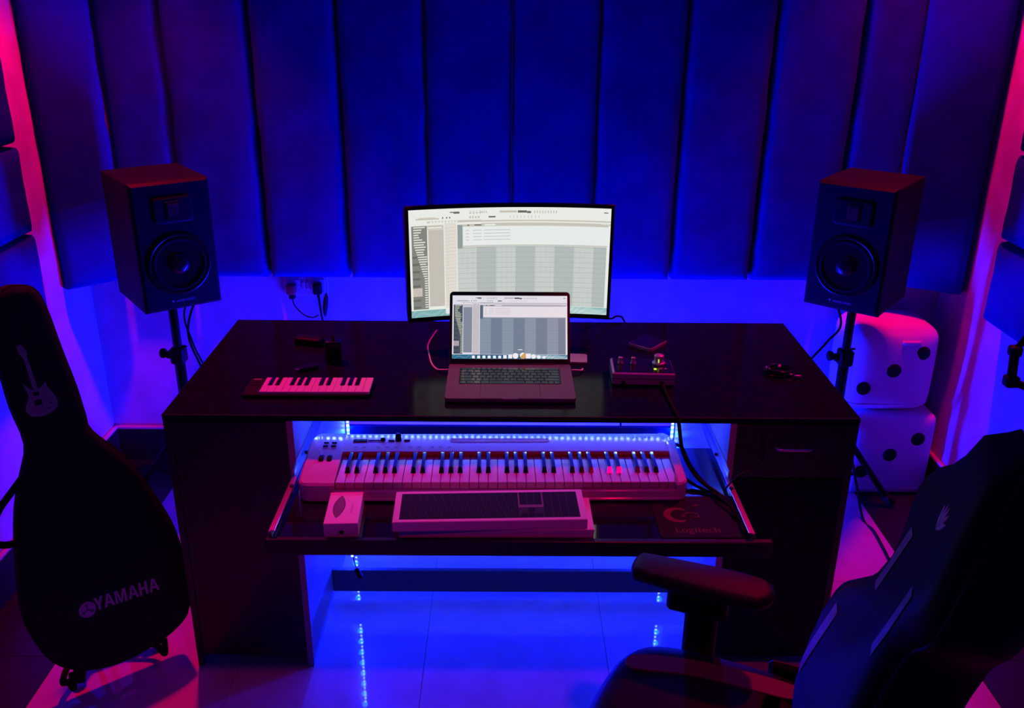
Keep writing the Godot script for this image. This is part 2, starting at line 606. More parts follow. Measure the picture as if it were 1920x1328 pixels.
# ------------------------------------------------------------------ desk
func build_desk() -> void:
	var t := thing("studio_desk", "wide black laminate studio desk with pulled out keyboard tray and two pedestals", "desk")
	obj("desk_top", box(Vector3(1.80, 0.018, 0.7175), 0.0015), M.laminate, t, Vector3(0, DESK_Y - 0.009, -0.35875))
	obj("edge_highlight", box(Vector3(1.80, 0.0026, 0.0016), 0.0006), M.edge, t, Vector3(0, DESK_Y - 0.0011, 0.0004))  # added strip, painted lighter as the glint along the front edge
	obj("added_underside_board", box(Vector3(1.13, 0.003, 0.66)), M.melamine, t, Vector3(0, DESK_Y - 0.0195, -0.365))  # pale board added to reflect blue light into the tray
	for s in [-1.0, 1.0]:
		var p := Node3D.new()
		p.name = "pedestal"
		p.position = Vector3(s * 0.733, 0, 0)
		put(p, t)
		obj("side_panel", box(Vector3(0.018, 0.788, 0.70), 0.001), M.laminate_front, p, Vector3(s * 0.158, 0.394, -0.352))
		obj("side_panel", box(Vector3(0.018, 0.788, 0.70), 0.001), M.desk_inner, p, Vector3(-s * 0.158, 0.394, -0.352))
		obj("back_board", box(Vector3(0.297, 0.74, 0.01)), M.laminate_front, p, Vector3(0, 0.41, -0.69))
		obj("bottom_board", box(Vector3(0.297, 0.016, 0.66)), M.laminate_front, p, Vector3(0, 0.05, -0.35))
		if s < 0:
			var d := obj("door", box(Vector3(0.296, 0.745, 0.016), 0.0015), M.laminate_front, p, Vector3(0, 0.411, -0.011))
			obj("hinge", box(Vector3(0.008, 0.03, 0.01), 0.002), M.steel, d, Vector3(-0.15, 0.3, -0.012))
		else:
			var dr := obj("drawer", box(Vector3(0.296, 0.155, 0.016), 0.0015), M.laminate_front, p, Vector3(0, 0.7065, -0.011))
			var hd := begin(true)
			add_tube(hd, curve([Vector3(-0.048, 0.018, 0.008), Vector3(-0.045, 0.018, 0.026), Vector3(-0.03, 0.018, 0.032), Vector3(0.03, 0.018, 0.032), Vector3(0.045, 0.018, 0.026), Vector3(0.048, 0.018, 0.008)], 4), 0.004, 8)
			obj("handle", done(hd), M.steel, dr)
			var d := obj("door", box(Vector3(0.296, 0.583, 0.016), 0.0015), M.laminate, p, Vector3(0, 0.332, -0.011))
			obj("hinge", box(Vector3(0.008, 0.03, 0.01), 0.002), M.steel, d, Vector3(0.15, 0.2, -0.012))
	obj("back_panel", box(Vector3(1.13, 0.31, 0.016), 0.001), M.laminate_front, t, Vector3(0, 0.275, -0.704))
	obj("added_back_board", box(Vector3(1.13, 0.336, 0.016), 0.001), M.melamine, t, Vector3(0, 0.618, -0.704))  # added to close off the rear lights; pale to show a bright band
	obj("foot_rail", box(Vector3(1.13, 0.081, 0.018), 0.002), M.rail, t, Vector3(0, 0.0645, -0.33))
	# the tray and its slides
	var tr := Node3D.new()
	tr.name = "keyboard_tray"
	put(tr, t)
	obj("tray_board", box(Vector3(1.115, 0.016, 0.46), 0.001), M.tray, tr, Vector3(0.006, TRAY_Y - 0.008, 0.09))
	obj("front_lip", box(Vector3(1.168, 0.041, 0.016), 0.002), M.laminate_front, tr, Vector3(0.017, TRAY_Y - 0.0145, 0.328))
	for s in [-1.0, 1.0]:
		obj("slide", boxes([[Vector3(s * 0.558, 0.655, 0.03), Vector3(0.008, 0.020, 0.58)], [Vector3(s * 0.562, 0.660, -0.16), Vector3(0.006, 0.034, 0.42)], [Vector3(s * 0.5515, 0.6655, 0.03), Vector3(0.010, 0.0024, 0.58)]], 0.001), M.steel, tr)
		for z in [-0.06, 0.12]:
			obj("screw", lathe([Vector2(0, -0.002), Vector2(0.005, -0.002), Vector2(0.005, 0.002), Vector2(0, 0.003)], 10), M.black, tr, Vector3(s * 0.551, 0.6688, z))

# ------------------------------------------------------------------ chair
func build_chair() -> void:
	var t := thing("gaming_chair", "black gaming chair with coloured stripes turned sideways to the desk", "chair", Vector3(0.385, 0, 0.785), deg_to_rad(67.5))
	# local frame: -z is where the sitter looks, +x is the sitter's right
	var seat := smooth_loop(PackedVector2Array([Vector2(0.2, 0.15), Vector2(-0.2, 0.15), Vector2(-0.26, 0.10), Vector2(-0.265, -0.12), Vector2(-0.22, -0.22), Vector2(-0.1, -0.255), Vector2(0.1, -0.255), Vector2(0.22, -0.22), Vector2(0.265, -0.12), Vector2(0.26, 0.10)]), 5)
	var lay := Transform3D(Basis(Vector3.RIGHT, Vector3(0, 0, 1), Vector3(0, -1, 0)), Vector3(0, 0.48, 0))   # outline (x, z) laid flat; rings run downwards
	var se := obj("seat", puff(seat, [Vector2(0.05, -0.022), Vector2(0.02, -0.014), Vector2(0.004, 0.005), Vector2(0.0, 0.03), Vector2(0.006, 0.07), Vector2(0.03, 0.085)], true, lay), M.leather, t)
	for s in [-1.0, 1.0]:
		obj("stripe", puff(smooth_loop(PackedVector2Array([Vector2(s * 0.135, -0.20), Vector2(s * 0.165, -0.06), Vector2(s * 0.17, 0.13), Vector2(s * 0.215, 0.13), Vector2(s * 0.215, -0.06), Vector2(s * 0.18, -0.205)]), 4), [Vector2(0.002, -0.0245), Vector2(0.0, -0.0215)], false, lay), M.accent, se)
	# backrest: an outline with wings, bent forward at the sides
	var prof := [[0.0, 0.15], [0.07, 0.215], [0.14, 0.275], [0.20, 0.298], [0.25, 0.29], [0.30, 0.25], [0.35, 0.205], [0.40, 0.165], [0.45, 0.15], [0.49, 0.17], [0.53, 0.215], [0.56, 0.235], [0.59, 0.23], [0.62, 0.20], [0.65, 0.16], [0.69, 0.125], [0.74, 0.105], [0.78, 0.06]]
	var rec := deg_to_rad(18.5)
	var bk := Transform3D(Basis(Vector3.RIGHT, rec), Vector3(0, 0.47, 0.145))
	var width_at := func(y: float) -> float:
		for j in prof.size() - 1:
			if y <= prof[j + 1][0]:
				return lerpf(prof[j][1], prof[j + 1][1], (y - prof[j][0]) / (prof[j + 1][0] - prof[j][0]))
		return 0.06
	var st := begin(true)
	var ny := prof.size()
	var nu := 12
	var fr := []
	var bc := []
	for j in ny:
		var rf := []
		var rb := []
		for i in nu + 1:
			var u := 2.0 * i / nu - 1.0
			var x: float = u * prof[j][1]
			var au := absf(x) / 0.275
			var wing := -0.03 * pow(au, 2.2)
			var th := 0.055 * sqrt(maxf(0.0, 1.0 - pow(absf(u), 6.0))) + 0.012
			if j == 0 or j == ny - 1:
				th *= 0.4
			rf.append(bk * Vector3(x, prof[j][0], wing - th * 0.6))
			var shell := th * 0.6 + (0.085 * (1.0 - pow(absf(u), 4.0)) if j > 0 and j < ny - 1 else 0.0)
			rb.append(bk * Vector3(x * (1.0 - 0.06 * (1.0 - absf(u))), prof[j][0], wing + shell))
		fr.append(rf)
		bc.append(rb)
	for j in ny - 1:
		for i in nu:
			quad(st, fr[j][i + 1], fr[j][i], fr[j + 1][i], fr[j + 1][i + 1])
			quad(st, bc[j][i], bc[j][i + 1], bc[j + 1][i + 1], bc[j + 1][i])
		quad(st, fr[j][0], bc[j][0], bc[j + 1][0], fr[j + 1][0])
		quad(st, bc[j][nu], fr[j][nu], fr[j + 1][nu], bc[j + 1][nu])
	for i in nu:
		quad(st, fr[0][i], fr[0][i + 1], bc[0][i + 1], bc[0][i])
		quad(st, fr[ny - 1][i + 1], fr[ny - 1][i], bc[ny - 1][i], bc[ny - 1][i + 1])
	var back := obj("backrest", done(st), M.leather, t)
	# piping along both rims and bright inlays on the padded face
	for s in [0, nu]:
		var rim := []
		for j in ny:
			rim.append((fr[j][s] * 0.9 + bc[j][s] * 0.1))
		obj("piping", tube(curve(rim, 3), 0.0045, 6), M.vinyl, back)
	for s in [-1.0, 1.0]:
		for part in [[0.09, 0.26, 0.17, 0.205], [0.40, 0.53, 0.075, 0.105]]:
			var si := begin(true)
			var face := func(x: float, y: float) -> Vector3:
				var u := x / float(width_at.call(y))
				var th := 0.055 * sqrt(maxf(0.0, 1.0 - pow(u, 6.0))) + 0.012
				return bk * Vector3(x * s, y, -0.03 * pow(x / 0.275, 2.2) - th * 0.6 - 0.0015)
			for k in 8:
				var y0 := lerpf(part[0], part[1], k / 8.0)
				var y1 := lerpf(part[0], part[1], (k + 1) / 8.0)
				var a0: Vector3 = face.call(part[2], y0)
				var b0: Vector3 = face.call(part[3], y0)
				var a1: Vector3 = face.call(part[2], y1)
				var b1: Vector3 = face.call(part[3], y1)
				quad(si, b0, a0, a1, b1)
			obj("inlay", done(si), M.accent_light, back)
	var em := begin(true)
	for k in 5:
		var a := deg_to_rad(-50.0 + k * 25.0)
		var leaf := PackedVector2Array([Vector2(-0.004, 0), Vector2(0.004, 0), Vector2(0.007, 0.02), Vector2(0, 0.042), Vector2(-0.007, 0.02)])
		add_puff(em, leaf, [Vector2(0, 0), Vector2(0.001, 0.002)], bk * Transform3D(Basis(Vector3.UP, PI) * Basis(Vector3.BACK, a), Vector3(0.0, 0.60, -0.040)))
	obj("embroidered_emblem", done(em), M.print_white, back)
	# arm rests
	for s in [-1.0, 1.0]:
		var arm := Node3D.new()
		arm.name = "arm_rest"
		put(arm, t)
		var pad := smooth_loop(PackedVector2Array([Vector2(0.045, 0.03), Vector2(0.045, -0.20), Vector2(0.03, -0.245), Vector2(-0.03, -0.245), Vector2(-0.045, -0.20), Vector2(-0.045, 0.03)]), 4)
		obj("pad", puff(pad, [Vector2(0.012, -0.014), Vector2(0.003, -0.009), Vector2(0.0, 0.0), Vector2(0.004, 0.014), Vector2(0.012, 0.018)], true, Transform3D(Basis(Vector3.RIGHT, Vector3(0, 0, 1), Vector3(0, -1, 0)), Vector3(s * 0.295, 0.648, 0))), M.black, arm)
		obj("post", boxes([[Vector3(s * 0.295, 0.60, -0.10), Vector3(0.05, 0.07, 0.13)], [Vector3(s * 0.30, 0.49, -0.09), Vector3(0.035, 0.16, 0.07)], [Vector3(s * 0.24, 0.40, -0.08), Vector3(0.16, 0.025, 0.06)]], 0.008), M.black, arm)
	for q in [-0.268, 0.268]:
		obj("recline_bracket", box(Vector3(0.02, 0.12, 0.13), 0.008), M.black, t, Vector3(q, 0.45, 0.13))
	obj("seat_plate", box(Vector3(0.26, 0.03, 0.3), 0.006), M.black, t, Vector3(0, 0.375, 0))
	obj("gas_lift", lathe([Vector2(0, 0.07), Vector2(0.03, 0.07), Vector2(0.03, 0.22), Vector2(0.018, 0.22), Vector2(0.018, 0.36), Vector2(0, 0.36)], 20), M.black, t)
	for k in 5:
		var d := Vector3(sin(TAU * k / 5), 0, cos(TAU * k / 5))
		obj("base_leg", tube([Vector3(0, 0.10, 0), d * 0.15 + Vector3(0, 0.095, 0), d * 0.31 + Vector3(0, 0.075, 0)], 0.024, 10, 0.016), M.black, t)
		var side := Vector3(d.z, 0, -d.x)
		var ca := begin(true)
		for q in [-1.0, 1.0]:
			add_lathe(ca, [Vector2(0, -0.009), Vector2(0.024, -0.009), Vector2(0.027, 0.0), Vector2(0.024, 0.009), Vector2(0, 0.009)], 16, Transform3D(Basis(d, side, d.cross(side)), d * 0.31 + Vector3(0, 0.028, 0) + side * 0.014 * q))
		obj("caster", done(ca), M.black, t)

# ------------------------------------------------------------------ guitar in its bag
func build_gig_bag() -> void:
	var xf := Transform3D(Basis(Vector3(0.7876, -0.0339, -0.6153), Vector3(-0.1231, 0.9697, -0.2110), Vector3(0.6038, 0.2419, 0.7596)), Vector3(-1.12, 0.10, 0.10))
	var t := thing("guitar_bag", "black guitar gig bag with printed guitar leaning upright on a stand", "guitar bag")
	t.transform = xf
	var o := PackedVector2Array([Vector2(-0.055, 1.045), Vector2(-0.025, 1.05), Vector2(0.012, 1.038), Vector2(0.032, 0.99), Vector2(0.049, 0.875), Vector2(0.066, 0.77), Vector2(0.074, 0.69), Vector2(0.082, 0.645), Vector2(0.155, 0.548), Vector2(0.209, 0.424), Vector2(0.243, 0.318), Vector2(0.253, 0.194), Vector2(0.243, 0.085), Vector2(0.205, 0.04), Vector2(0.14, 0.013), Vector2(0.052, -0.004), Vector2(-0.03, 0.004), Vector2(-0.08, 0.025), Vector2(-0.122, 0.062), Vector2(-0.152, 0.127), Vector2(-0.163, 0.207), Vector2(-0.152, 0.336), Vector2(-0.128, 0.473), Vector2(-0.099, 0.559), Vector2(-0.074, 0.635), Vector2(-0.09, 0.74), Vector2(-0.096, 0.85), Vector2(-0.094, 0.96), Vector2(-0.08, 1.02)])
	o = smooth_loop(o, 3)
	obj("bag_body", puff(o, [Vector2(0.022, -0.056), Vector2(0.006, -0.05), Vector2(0, -0.038), Vector2(0, 0.038), Vector2(0.006, 0.05), Vector2(0.022, 0.056)], true), M.black_soft, t)
	var zp := []
	for p in ring_of(o, 0.004):
		zp.append(Vector3(p.x, p.y, 0.043))
	zp.append(zp[0])
	obj("zip", tube(zp, 0.004, 5), M.rubber, t)
	# printed guitar
	var g := smooth_loop(PackedVector2Array([Vector2(-0.060, 0.804), Vector2(-0.050, 0.790), Vector2(-0.040, 0.783), Vector2(-0.027, 0.784), Vector2(-0.016, 0.790), Vector2(-0.008, 0.797), Vector2(-0.006, 0.785), Vector2(0.004, 0.764), Vector2(0.011, 0.745), Vector2(0.006, 0.727), Vector2(-0.012, 0.716), Vector2(-0.035, 0.712), Vector2(-0.056, 0.718), Vector2(-0.066, 0.734), Vector2(-0.060, 0.752), Vector2(-0.053, 0.768), Vector2(-0.056, 0.784)]), 3)
	var gp := obj("guitar_print", puff(g, [Vector2(0, 0.0555), Vector2(0.0004, 0.057)]), M.print_grey, t)
	obj("neck_print", puff(PackedVector2Array([Vector2(-0.040, 0.783), Vector2(-0.028, 0.784), Vector2(-0.038, 0.868), Vector2(-0.036, 0.880), Vector2(-0.046, 0.902), Vector2(-0.058, 0.898), Vector2(-0.054, 0.876), Vector2(-0.047, 0.866)]), [Vector2(0, 0.0555), Vector2(0.0004, 0.0568)]), M.print_grey, gp)
	obj("pickup_print", boxes([[Vector3(-0.034, 0.749, 0.0572), Vector3(0.017, 0.014, 0.001)], [Vector3(-0.035, 0.772, 0.0572), Vector3(0.014, 0.01, 0.001)], [Vector3(-0.005, 0.742, 0.0572), Vector3(0.004, 0.004, 0.001)], [Vector3(-0.012, 0.73, 0.0572), Vector3(0.004, 0.004, 0.001)]]), M.black_soft, gp)
	# maker's mark
	obj("lettering", words("YAMAHA", 0.036, 0.001, true), M.print_white, t, Vector3(0.083, 0.184, 0.0565)).scale = Vector3(0.82, 1, 1)
	var disc := PackedVector2Array()
	for k in 28:
		disc.append(Vector2(cos(TAU * k / 28), sin(TAU * k / 28)) * 0.0215 + Vector2(-0.020, 0.178))
	var em := obj("emblem", puff(disc, [Vector2(0, 0.0555), Vector2(0.0004, 0.057)]), M.print_white, t)
	var fk := begin()
	for k in 3:
		var a := TAU * k / 3 + PI / 2
		add_box(fk, Vector3(0.0085, 0, 0), Vector3(0.017, 0.0018, 0.001), 0.0, Transform3D(Basis(Vector3.BACK, a), Vector3(-0.020, 0.178, 0.0573)))
		for q in [-1.0, 1.0]:
			add_box(fk, Vector3(0.0125, 0.003 * q, 0), Vector3(0.006, 0.0012, 0.001), 0.0, Transform3D(Basis(Vector3.BACK, a), Vector3(-0.020, 0.178, 0.0573)))
	obj("tuning_forks", done(fk), M.black_soft, em)
	obj("strap", tube(curve([Vector3(-0.10, 0.555, 0.0), Vector3(-0.13, 0.525, 0.0), Vector3(-0.165, 0.485, -0.01), Vector3(-0.188, 0.44, -0.01), Vector3(-0.19, 0.408, -0.01), Vector3(-0.17, 0.396, 0.0), Vector3(-0.14, 0.392, 0.0)], 5), 0.0095, 7), M.black_soft, t)
	obj("side_handle", tube(curve([Vector3(0.082, 0.63, 0.03), Vector3(0.098, 0.612, 0.03), Vector3(0.112, 0.59, 0.03), Vector3(0.135, 0.555, 0.03)], 4), 0.008, 7), M.black_soft, t)
	# the stand it rests on
	var s := thing("guitar_stand", "black tubular guitar stand with rubber feet under the gig bag", "stand")
	var l := Vector3(-1.205, 0.0, 0.085)
	var r := Vector3(-1.045, 0.0, -0.075)
	var b := Vector3(-1.36, 0.0, -0.24)
	var hub := Vector3(-1.19, 0.30, -0.075)
	for foot in [l, r, b]:
		var d: Vector3 = (hub - foot).normalized()
		obj("leg", tube([foot + d * 0.02, hub], 0.009, 10), M.black, s)
		obj("rubber_foot", tube([foot + Vector3(0, 0.021, 0) - d * 0.004, foot + Vector3(0, 0.021, 0) + d * 0.065], 0.017, 12), M.rubber, s)
	obj("back_rest", tube([hub, Vector3(-1.215, 0.62, -0.13)], 0.009, 10), M.black, s)
	for q in [-0.09, 0.15]:
		var base: Vector3 = xf * Vector3(q, 0.004, -0.06)
		obj("cradle_arm", tube(curve([hub + Vector3(0, -0.12, 0.0), base + Vector3(0, -0.03, 0), xf * Vector3(q, -0.022, 0.0), xf * Vector3(q, -0.018, 0.055), xf * Vector3(q, 0.03, 0.075)], 5), 0.009, 8), M.rubber, s)

# ------------------------------------------------------------------ speakers
func build_speaker(label: String, at: Vector3, turn: float, depth: float) -> void:
	var W := 0.256
	var H := 0.428
	var t := thing("studio_monitor_speaker", label, "speaker", at, deg_to_rad(turn))
	obj("cabinet", box(Vector3(W, H, depth), 0.004), M.vinyl, t, Vector3(0, H / 2, 0))
	# front baffle with chamfered sides
	var o := PackedVector2Array([Vector2(-W / 2, 0), Vector2(W / 2, 0), Vector2(W / 2, H), Vector2(-W / 2, H)])
	obj("baffle", puff(o, [Vector2(0.001, depth / 2 - 0.001), Vector2(0.001, depth / 2 + 0.008), Vector2(0.014, depth / 2 + 0.018)]), M.black, t)
	var z := depth / 2 + 0.018
	var out := Basis(Vector3.RIGHT, Vector3(0, 0, 1), Vector3(0, -1, 0))   # lathe axis to the front
	var wf := Vector3(0, 0.155, z)
	obj("woofer_ring", lathe([Vector2(0.104, 0.0), Vector2(0.104, 0.004), Vector2(0.098, 0.006), Vector2(0.092, 0.004), Vector2(0.09, 0.001)], 48, true, Transform3D(out, wf)), M.black_gloss, t)
	obj("woofer_surround", lathe([Vector2(0.092, 0.001), Vector2(0.087, 0.006), Vector2(0.081, 0.007), Vector2(0.075, 0.002)], 48, true, Transform3D(out, wf)), M.rubber, t)
	obj("woofer_cone", lathe([Vector2(0.076, 0.002), Vector2(0.05, 0.0008), Vector2(0.034, 0.0002)], 48, true, Transform3D(out, wf)), M.black_gloss, t)
	obj("dust_cap", lathe([Vector2(0.035, 0.0), Vector2(0.03, 0.007), Vector2(0.018, 0.012), Vector2(0.0, 0.014)], 36, true, Transform3D(out, wf)), M.black_gloss, t)
	var tw := obj("tweeter_guide", puff(round_rect(0.125, 0.085, 0.012), [Vector2(0, z - 0.0005), Vector2(0, z + 0.004), Vector2(0.006, z + 0.006)], false, Transform3D(Basis(), Vector3(0, 0.335, 0))), M.black, t)
	obj("ribbon_frame", box(Vector3(0.05, 0.058, 0.006), 0.002), M.black_gloss, tw, Vector3(0, 0.335, z + 0.006))
	var rb := begin()
	for k in 7:
		add_box(rb, Vector3(-0.015 + k * 0.005, 0.335, z + 0.010), Vector3(0.0024, 0.042, 0.003), 0.001)
	obj("ribbon", done(rb), M.steel, tw)
	obj("lettering", words("ADAM AUDIO", 0.0075, 0.0008), M.print_white, t, Vector3(0.006, 0.03, z + 0.0004))
	obj("mark", puff(PackedVector2Array([Vector2(-0.004, 0.004), Vector2(0, -0.004), Vector2(0.004, 0.004)]), [Vector2(0, z - 0.0002), Vector2(0, z + 0.0008)], false, Transform3D(Basis(), Vector3(-0.036, 0.03, 0))), M.print_white, t)
	obj("power_light", lathe([Vector2(0.0025, 0), Vector2(0.0018, 0.001), Vector2(0, 0.0014)], 10, true, Transform3D(out, Vector3(0.03, 0.05, z))), M.black_gloss, t)

func build_stand(label: String, at: Vector3, s: float) -> void:
	var t := thing("speaker_stand", label, "speaker stand", at)
	obj("top_plate", box(Vector3(0.2, 0.008, 0.2), 0.002), M.black, t, Vector3(0, 0.818, 0)).rotation.y = -s * 0.66
	obj("upper_pole", lathe([Vector2(0, 0.4), Vector2(0.0155, 0.4), Vector2(0.0155, 0.815), Vector2(0, 0.815)], 20, true), M.black_gloss, t)
	obj("lower_pole", lathe([Vector2(0, 0.06), Vector2(0.019, 0.06), Vector2(0.019, 0.575), Vector2(0, 0.575)], 20, true), M.black_gloss, t)
	obj("clamp", boxes([[Vector3(0, 0.60, 0), Vector3(0.05, 0.06, 0.05)], [Vector3(-0.03, 0.60, 0.0), Vector3(0.03, 0.025, 0.028)], [Vector3(0.025, 0.632, 0), Vector3(0.02, 0.008, 0.01)]], 0.006), M.black, t)
	obj("clamp_knob", lathe([Vector2(0, 0), Vector2(0.016, 0), Vector2(0.018, 0.006), Vector2(0.018, 0.014), Vector2(0.014, 0.018), Vector2(0, 0.018)], 12, false, Transform3D(Basis(Vector3.BACK, PI / 2), Vector3(-0.046, 0.605, 0))), M.black, t)
	obj("leg_collar", boxes([[Vector3(0, 0.33, 0), Vector3(0.06, 0.05, 0.06)], [Vector3(0, 0.09, 0), Vector3(0.05, 0.03, 0.05)]], 0.01), M.black, t)
	var ang: Array = [deg_to_rad(8.0), deg_to_rad(128.0), deg_to_rad(248.0)]
	for a in ang:
		var d := Vector3(cos(a) * s, 0, sin(a))
		var lg := obj("leg", tube([Vector3(0, 0.325, 0) + d * 0.02, d * 0.235 + Vector3(0, 0.03, 0)], 0.012, 10), M.black, t)
		obj("brace", tube([Vector3(0, 0.09, 0) + d * 0.02, d * 0.14 + Vector3(0, 0.155, 0)], 0.007, 8), M.black, lg)
		obj("rubber_foot", tube([d * 0.225 + Vector3(0, 0.046, 0), d * 0.255 + Vector3(0, 0.017, 0)], 0.017, 10), M.rubber, lg)

# ------------------------------------------------------------------ dice stools
func build_dice() -> void:
	for k in 2:
		var c: Vector3 = [Vector3(1.462, 0, -1.105), Vector3(1.418, 0.358, -1.105)][k]
		var half: Vector3 = [Vector3(0.160, 0.17, 0.12), Vector3(0.160, 0.165, 0.12)][k]
		var t := thing("dice_stool", ["white dice shaped cube stool with three black dots standing on the floor", "white dice shaped cube stool with three black dots on top of another"][k], "stool", c, 0.0, "stacked dice stools")
		var b := obj("cushion", round_cube(half, [0.028, 0.05][k], [0.004, 0.012][k], 14), M.white_cloth, t, Vector3(0, half.y + 0.001, 0))
		var z: float = half.z + [0.0035, 0.0105][k]
		for q in [[0.098, 0.075], [0.0, 0.008], [-0.098, -0.066]]:
			var fall: float = ([0.004, 0.012][k]) * (1.0 - (1.0 - pow(q[0] / half.x, 2.0)) * (1.0 - pow(q[1] / half.y, 2.0)))
			obj("dot", lathe([Vector2(0.027, -0.004), Vector2(0.027, 0.0004), Vector2(0.024, 0.0022), Vector2(0, 0.003)], 28, true, Transform3D(Basis(Vector3.RIGHT, Vector3(0, 0, 1), Vector3(0, -1, 0)), Vector3(q[0] - 0.005, half.y + q[1], z - fall + 0.001))), M.black, t)
		# two dots on the side that faces the speaker, one on top
		for q in [[0.06, 0.07], [-0.06, -0.07]]:
			obj("dot", lathe([Vector2(0.027, -0.008), Vector2(0.027, 0.0004), Vector2(0.0, 0.002)], 24, true, Transform3D(Basis(Vector3(0, 1, 0), Vector3(1, 0, 0), Vector3(0, 0, -1)), Vector3(half.x + 0.002, half.y + q[1], q[0]))), M.black, t)
		var seam := []
		for p in round_rect(half.x * 2 - 0.004, half.z * 2 - 0.004, [0.028, 0.05][k], 4):
			seam.append(Vector3(p.x, 0.03, p.y))
		seam.append(seam[0])
		obj("seam", tube(seam, 0.003, 5), M.white_cloth, t)
		if k == 1:
			obj("pull_tab", round_cube(Vector3(0.035, 0.008, 0.006), 0.005, 0.0, 6), M.white_cloth, t, Vector3(0.045, half.y * 2 - 0.05, half.z + 0.006))
		else:
			b.scale = Vector3.ONE

# ------------------------------------------------------------------ screens
func fill(im: Image, u0: float, v0: float, u1: float, v1: float, c: Color) -> void:
	var w := im.get_width()
	var h := im.get_height()
	im.fill_rect(Rect2i(int(u0 * w), int(v0 * h), maxi(1, int((u1 - u0) * w)), maxi(1, int((v1 - v0) * h))), c)

func c8(r: int, g: int, b: int) -> Color:
	return Color8(r, g, b)

func screen_image(dark: bool) -> ImageTexture:   # what the screen shows: a music program's window
	var r := RandomNumberGenerator.new()
	r.seed = 11
	var im := Image.create(1200, 680, false, Image.FORMAT_RGB8)
	var white := c8(224, 222, 232) if dark else c8(240, 243, 236)
	var tan := c8(176, 172, 184) if dark else c8(206, 200, 186)
	var ink := c8(58, 58, 74) if dark else c8(112, 108, 98)
	im.fill(white)
	# menu and transport rows
	fill(im, 0.035, 0.082, 0.15, 0.096, tan)
	fill(im, 0.05, 0.074, 0.13, 0.08, tan)
	for x in [[0.205, 0.02, 0.01], [0.222, 0.03, 0.018]]:
		fill(im, x[0], 0.032, x[0] + x[1], 0.032 + x[2], ink)
	for x in [0.165, 0.185, 0.2]:
		fill(im, x, 0.075, x + 0.006, 0.09, ink)
	for k in 4:
		fill(im, 0.30 + k * 0.016, 0.028, 0.31 + k * 0.016, 0.034, tan)
		fill(im, 0.30 + k * 0.016, 0.045, 0.31 + k * 0.016, 0.05, ink)
		fill(im, 0.355 + k * 0.009, 0.03, 0.36 + k * 0.009, 0.05, tan)
		fill(im, 0.30 + k * 0.014, 0.075, 0.309 + k * 0.014, 0.095, tan)
	fill(im, 0.395, 0.078, 0.43, 0.092, ink)
	fill(im, 0.45, 0.03, 0.535, 0.05, tan)
	fill(im, 0.54, 0.03, 0.585, 0.052, ink)
	fill(im, 0.585, 0.036, 0.605, 0.056, ink)
	for k in 9:
		fill(im, 0.62 + k * 0.0135, 0.032, 0.626 + k * 0.0135, 0.056, tan)
		fill(im, 0.50 + k * 0.018, 0.074, 0.504 + k * 0.018, 0.1, tan)
	fill(im, 0.965, 0.036, 0.985, 0.046, ink)
	fill(im, 0.09, 0.11, 0.36, 0.126, tan)
	for k in 9:
		fill(im, 0.105 + k * 0.016, 0.112, 0.115 + k * 0.016, 0.13, white)
	fill(im, 0.24, 0.116, 1.0, 0.13, tan)
	fill(im, 0.36, 0.14, 1.0, 0.158, tan)
	for k in 3:
		fill(im, 0.955 + k * 0.014, 0.142, 0.965 + k * 0.014, 0.154, white)
	# file browser
	fill(im, 0.012, 0.148, 0.09, 0.925, c8(70, 82, 96) if dark else c8(134, 138, 130))
	for k in 34:
		var v := 0.152 + k * 0.0225
		var ind := 0.012 + clampf((k - 7) * 0.0035, 0.0, 0.05)
		if k > 10 and k % 3 == 0:
			fill(im, 0.012, v, 0.05, v + 0.02, c8(58, 66, 80) if dark else c8(108, 112, 108))
		fill(im, ind + 0.01, v + 0.003, minf(0.088, ind + r.randf_range(0.035, 0.075)), v + 0.014, c8(196, 204, 176) if dark else c8(236, 236, 220))
	fill(im, 0.012, 0.72, 0.06, 0.80, c8(172, 160, 168) if dark else c8(208, 196, 184))
	# plug-in picker
	fill(im, 0.092, 0.145, 0.172, 0.185, tan)
	fill(im, 0.094, 0.162, 0.165, 0.175, white)
	fill(im, 0.095, 0.188, 0.172, 0.905, c8(128, 138, 154) if dark else c8(202, 196, 186))
	# track list
	fill(im, 0.176, 0.128, 0.236, 0.925, c8(196, 190, 196) if dark else c8(232, 226, 216))
	for k in 24:
		fill(im, 0.18, 0.17 + k * 0.0312, 0.232, 0.173 + k * 0.0312, tan)
		fill(im, 0.182, 0.18 + k * 0.0312, 0.2, 0.184 + k * 0.0312, tan)
	# arrangement
	var ca := c8(132, 150, 166) if dark else c8(206, 212, 206)
	var cb := c8(108, 128, 146) if dark else c8(184, 193, 190)
	fill(im, 0.24, 0.165, 0.99, 0.93, ca)
	fill(im, 0.24, 0.15, 0.265, 0.37, c8(86, 104, 122) if dark else c8(150, 162, 160))
	for k in 4:
		fill(im, 0.336 + k * 0.195, 0.36, 0.336 + k * 0.195 + 0.0975, 0.93, cb)
	fill(im, 0.985, 0.165, 1.0, 0.935, white)
	var line := c8(112, 128, 144) if dark else c8(168, 177, 174)
	for k in 12:
		fill(im, 0.24, 0.365 + k * 0.0475, 0.985, 0.368 + k * 0.0475, line)
	for k in 31:
		fill(im, 0.2425 + k * 0.0244, 0.36, 0.2435 + k * 0.0244, 0.93, ca.lerp(line, 0.55))
	# pattern window
	fill(im, 0.265, 0.148, 0.99, 0.168, tan)
	for x in [[0.325, 0.36], [0.29, 0.3]]:
		fill(im, x[0], 0.152, x[1], 0.163, ink)
	fill(im, 0.375, 0.15, 0.43, 0.164, white)
	fill(im, 0.268, 0.172, 0.99, 0.345, c8(226, 220, 228) if dark else c8(238, 243, 240))
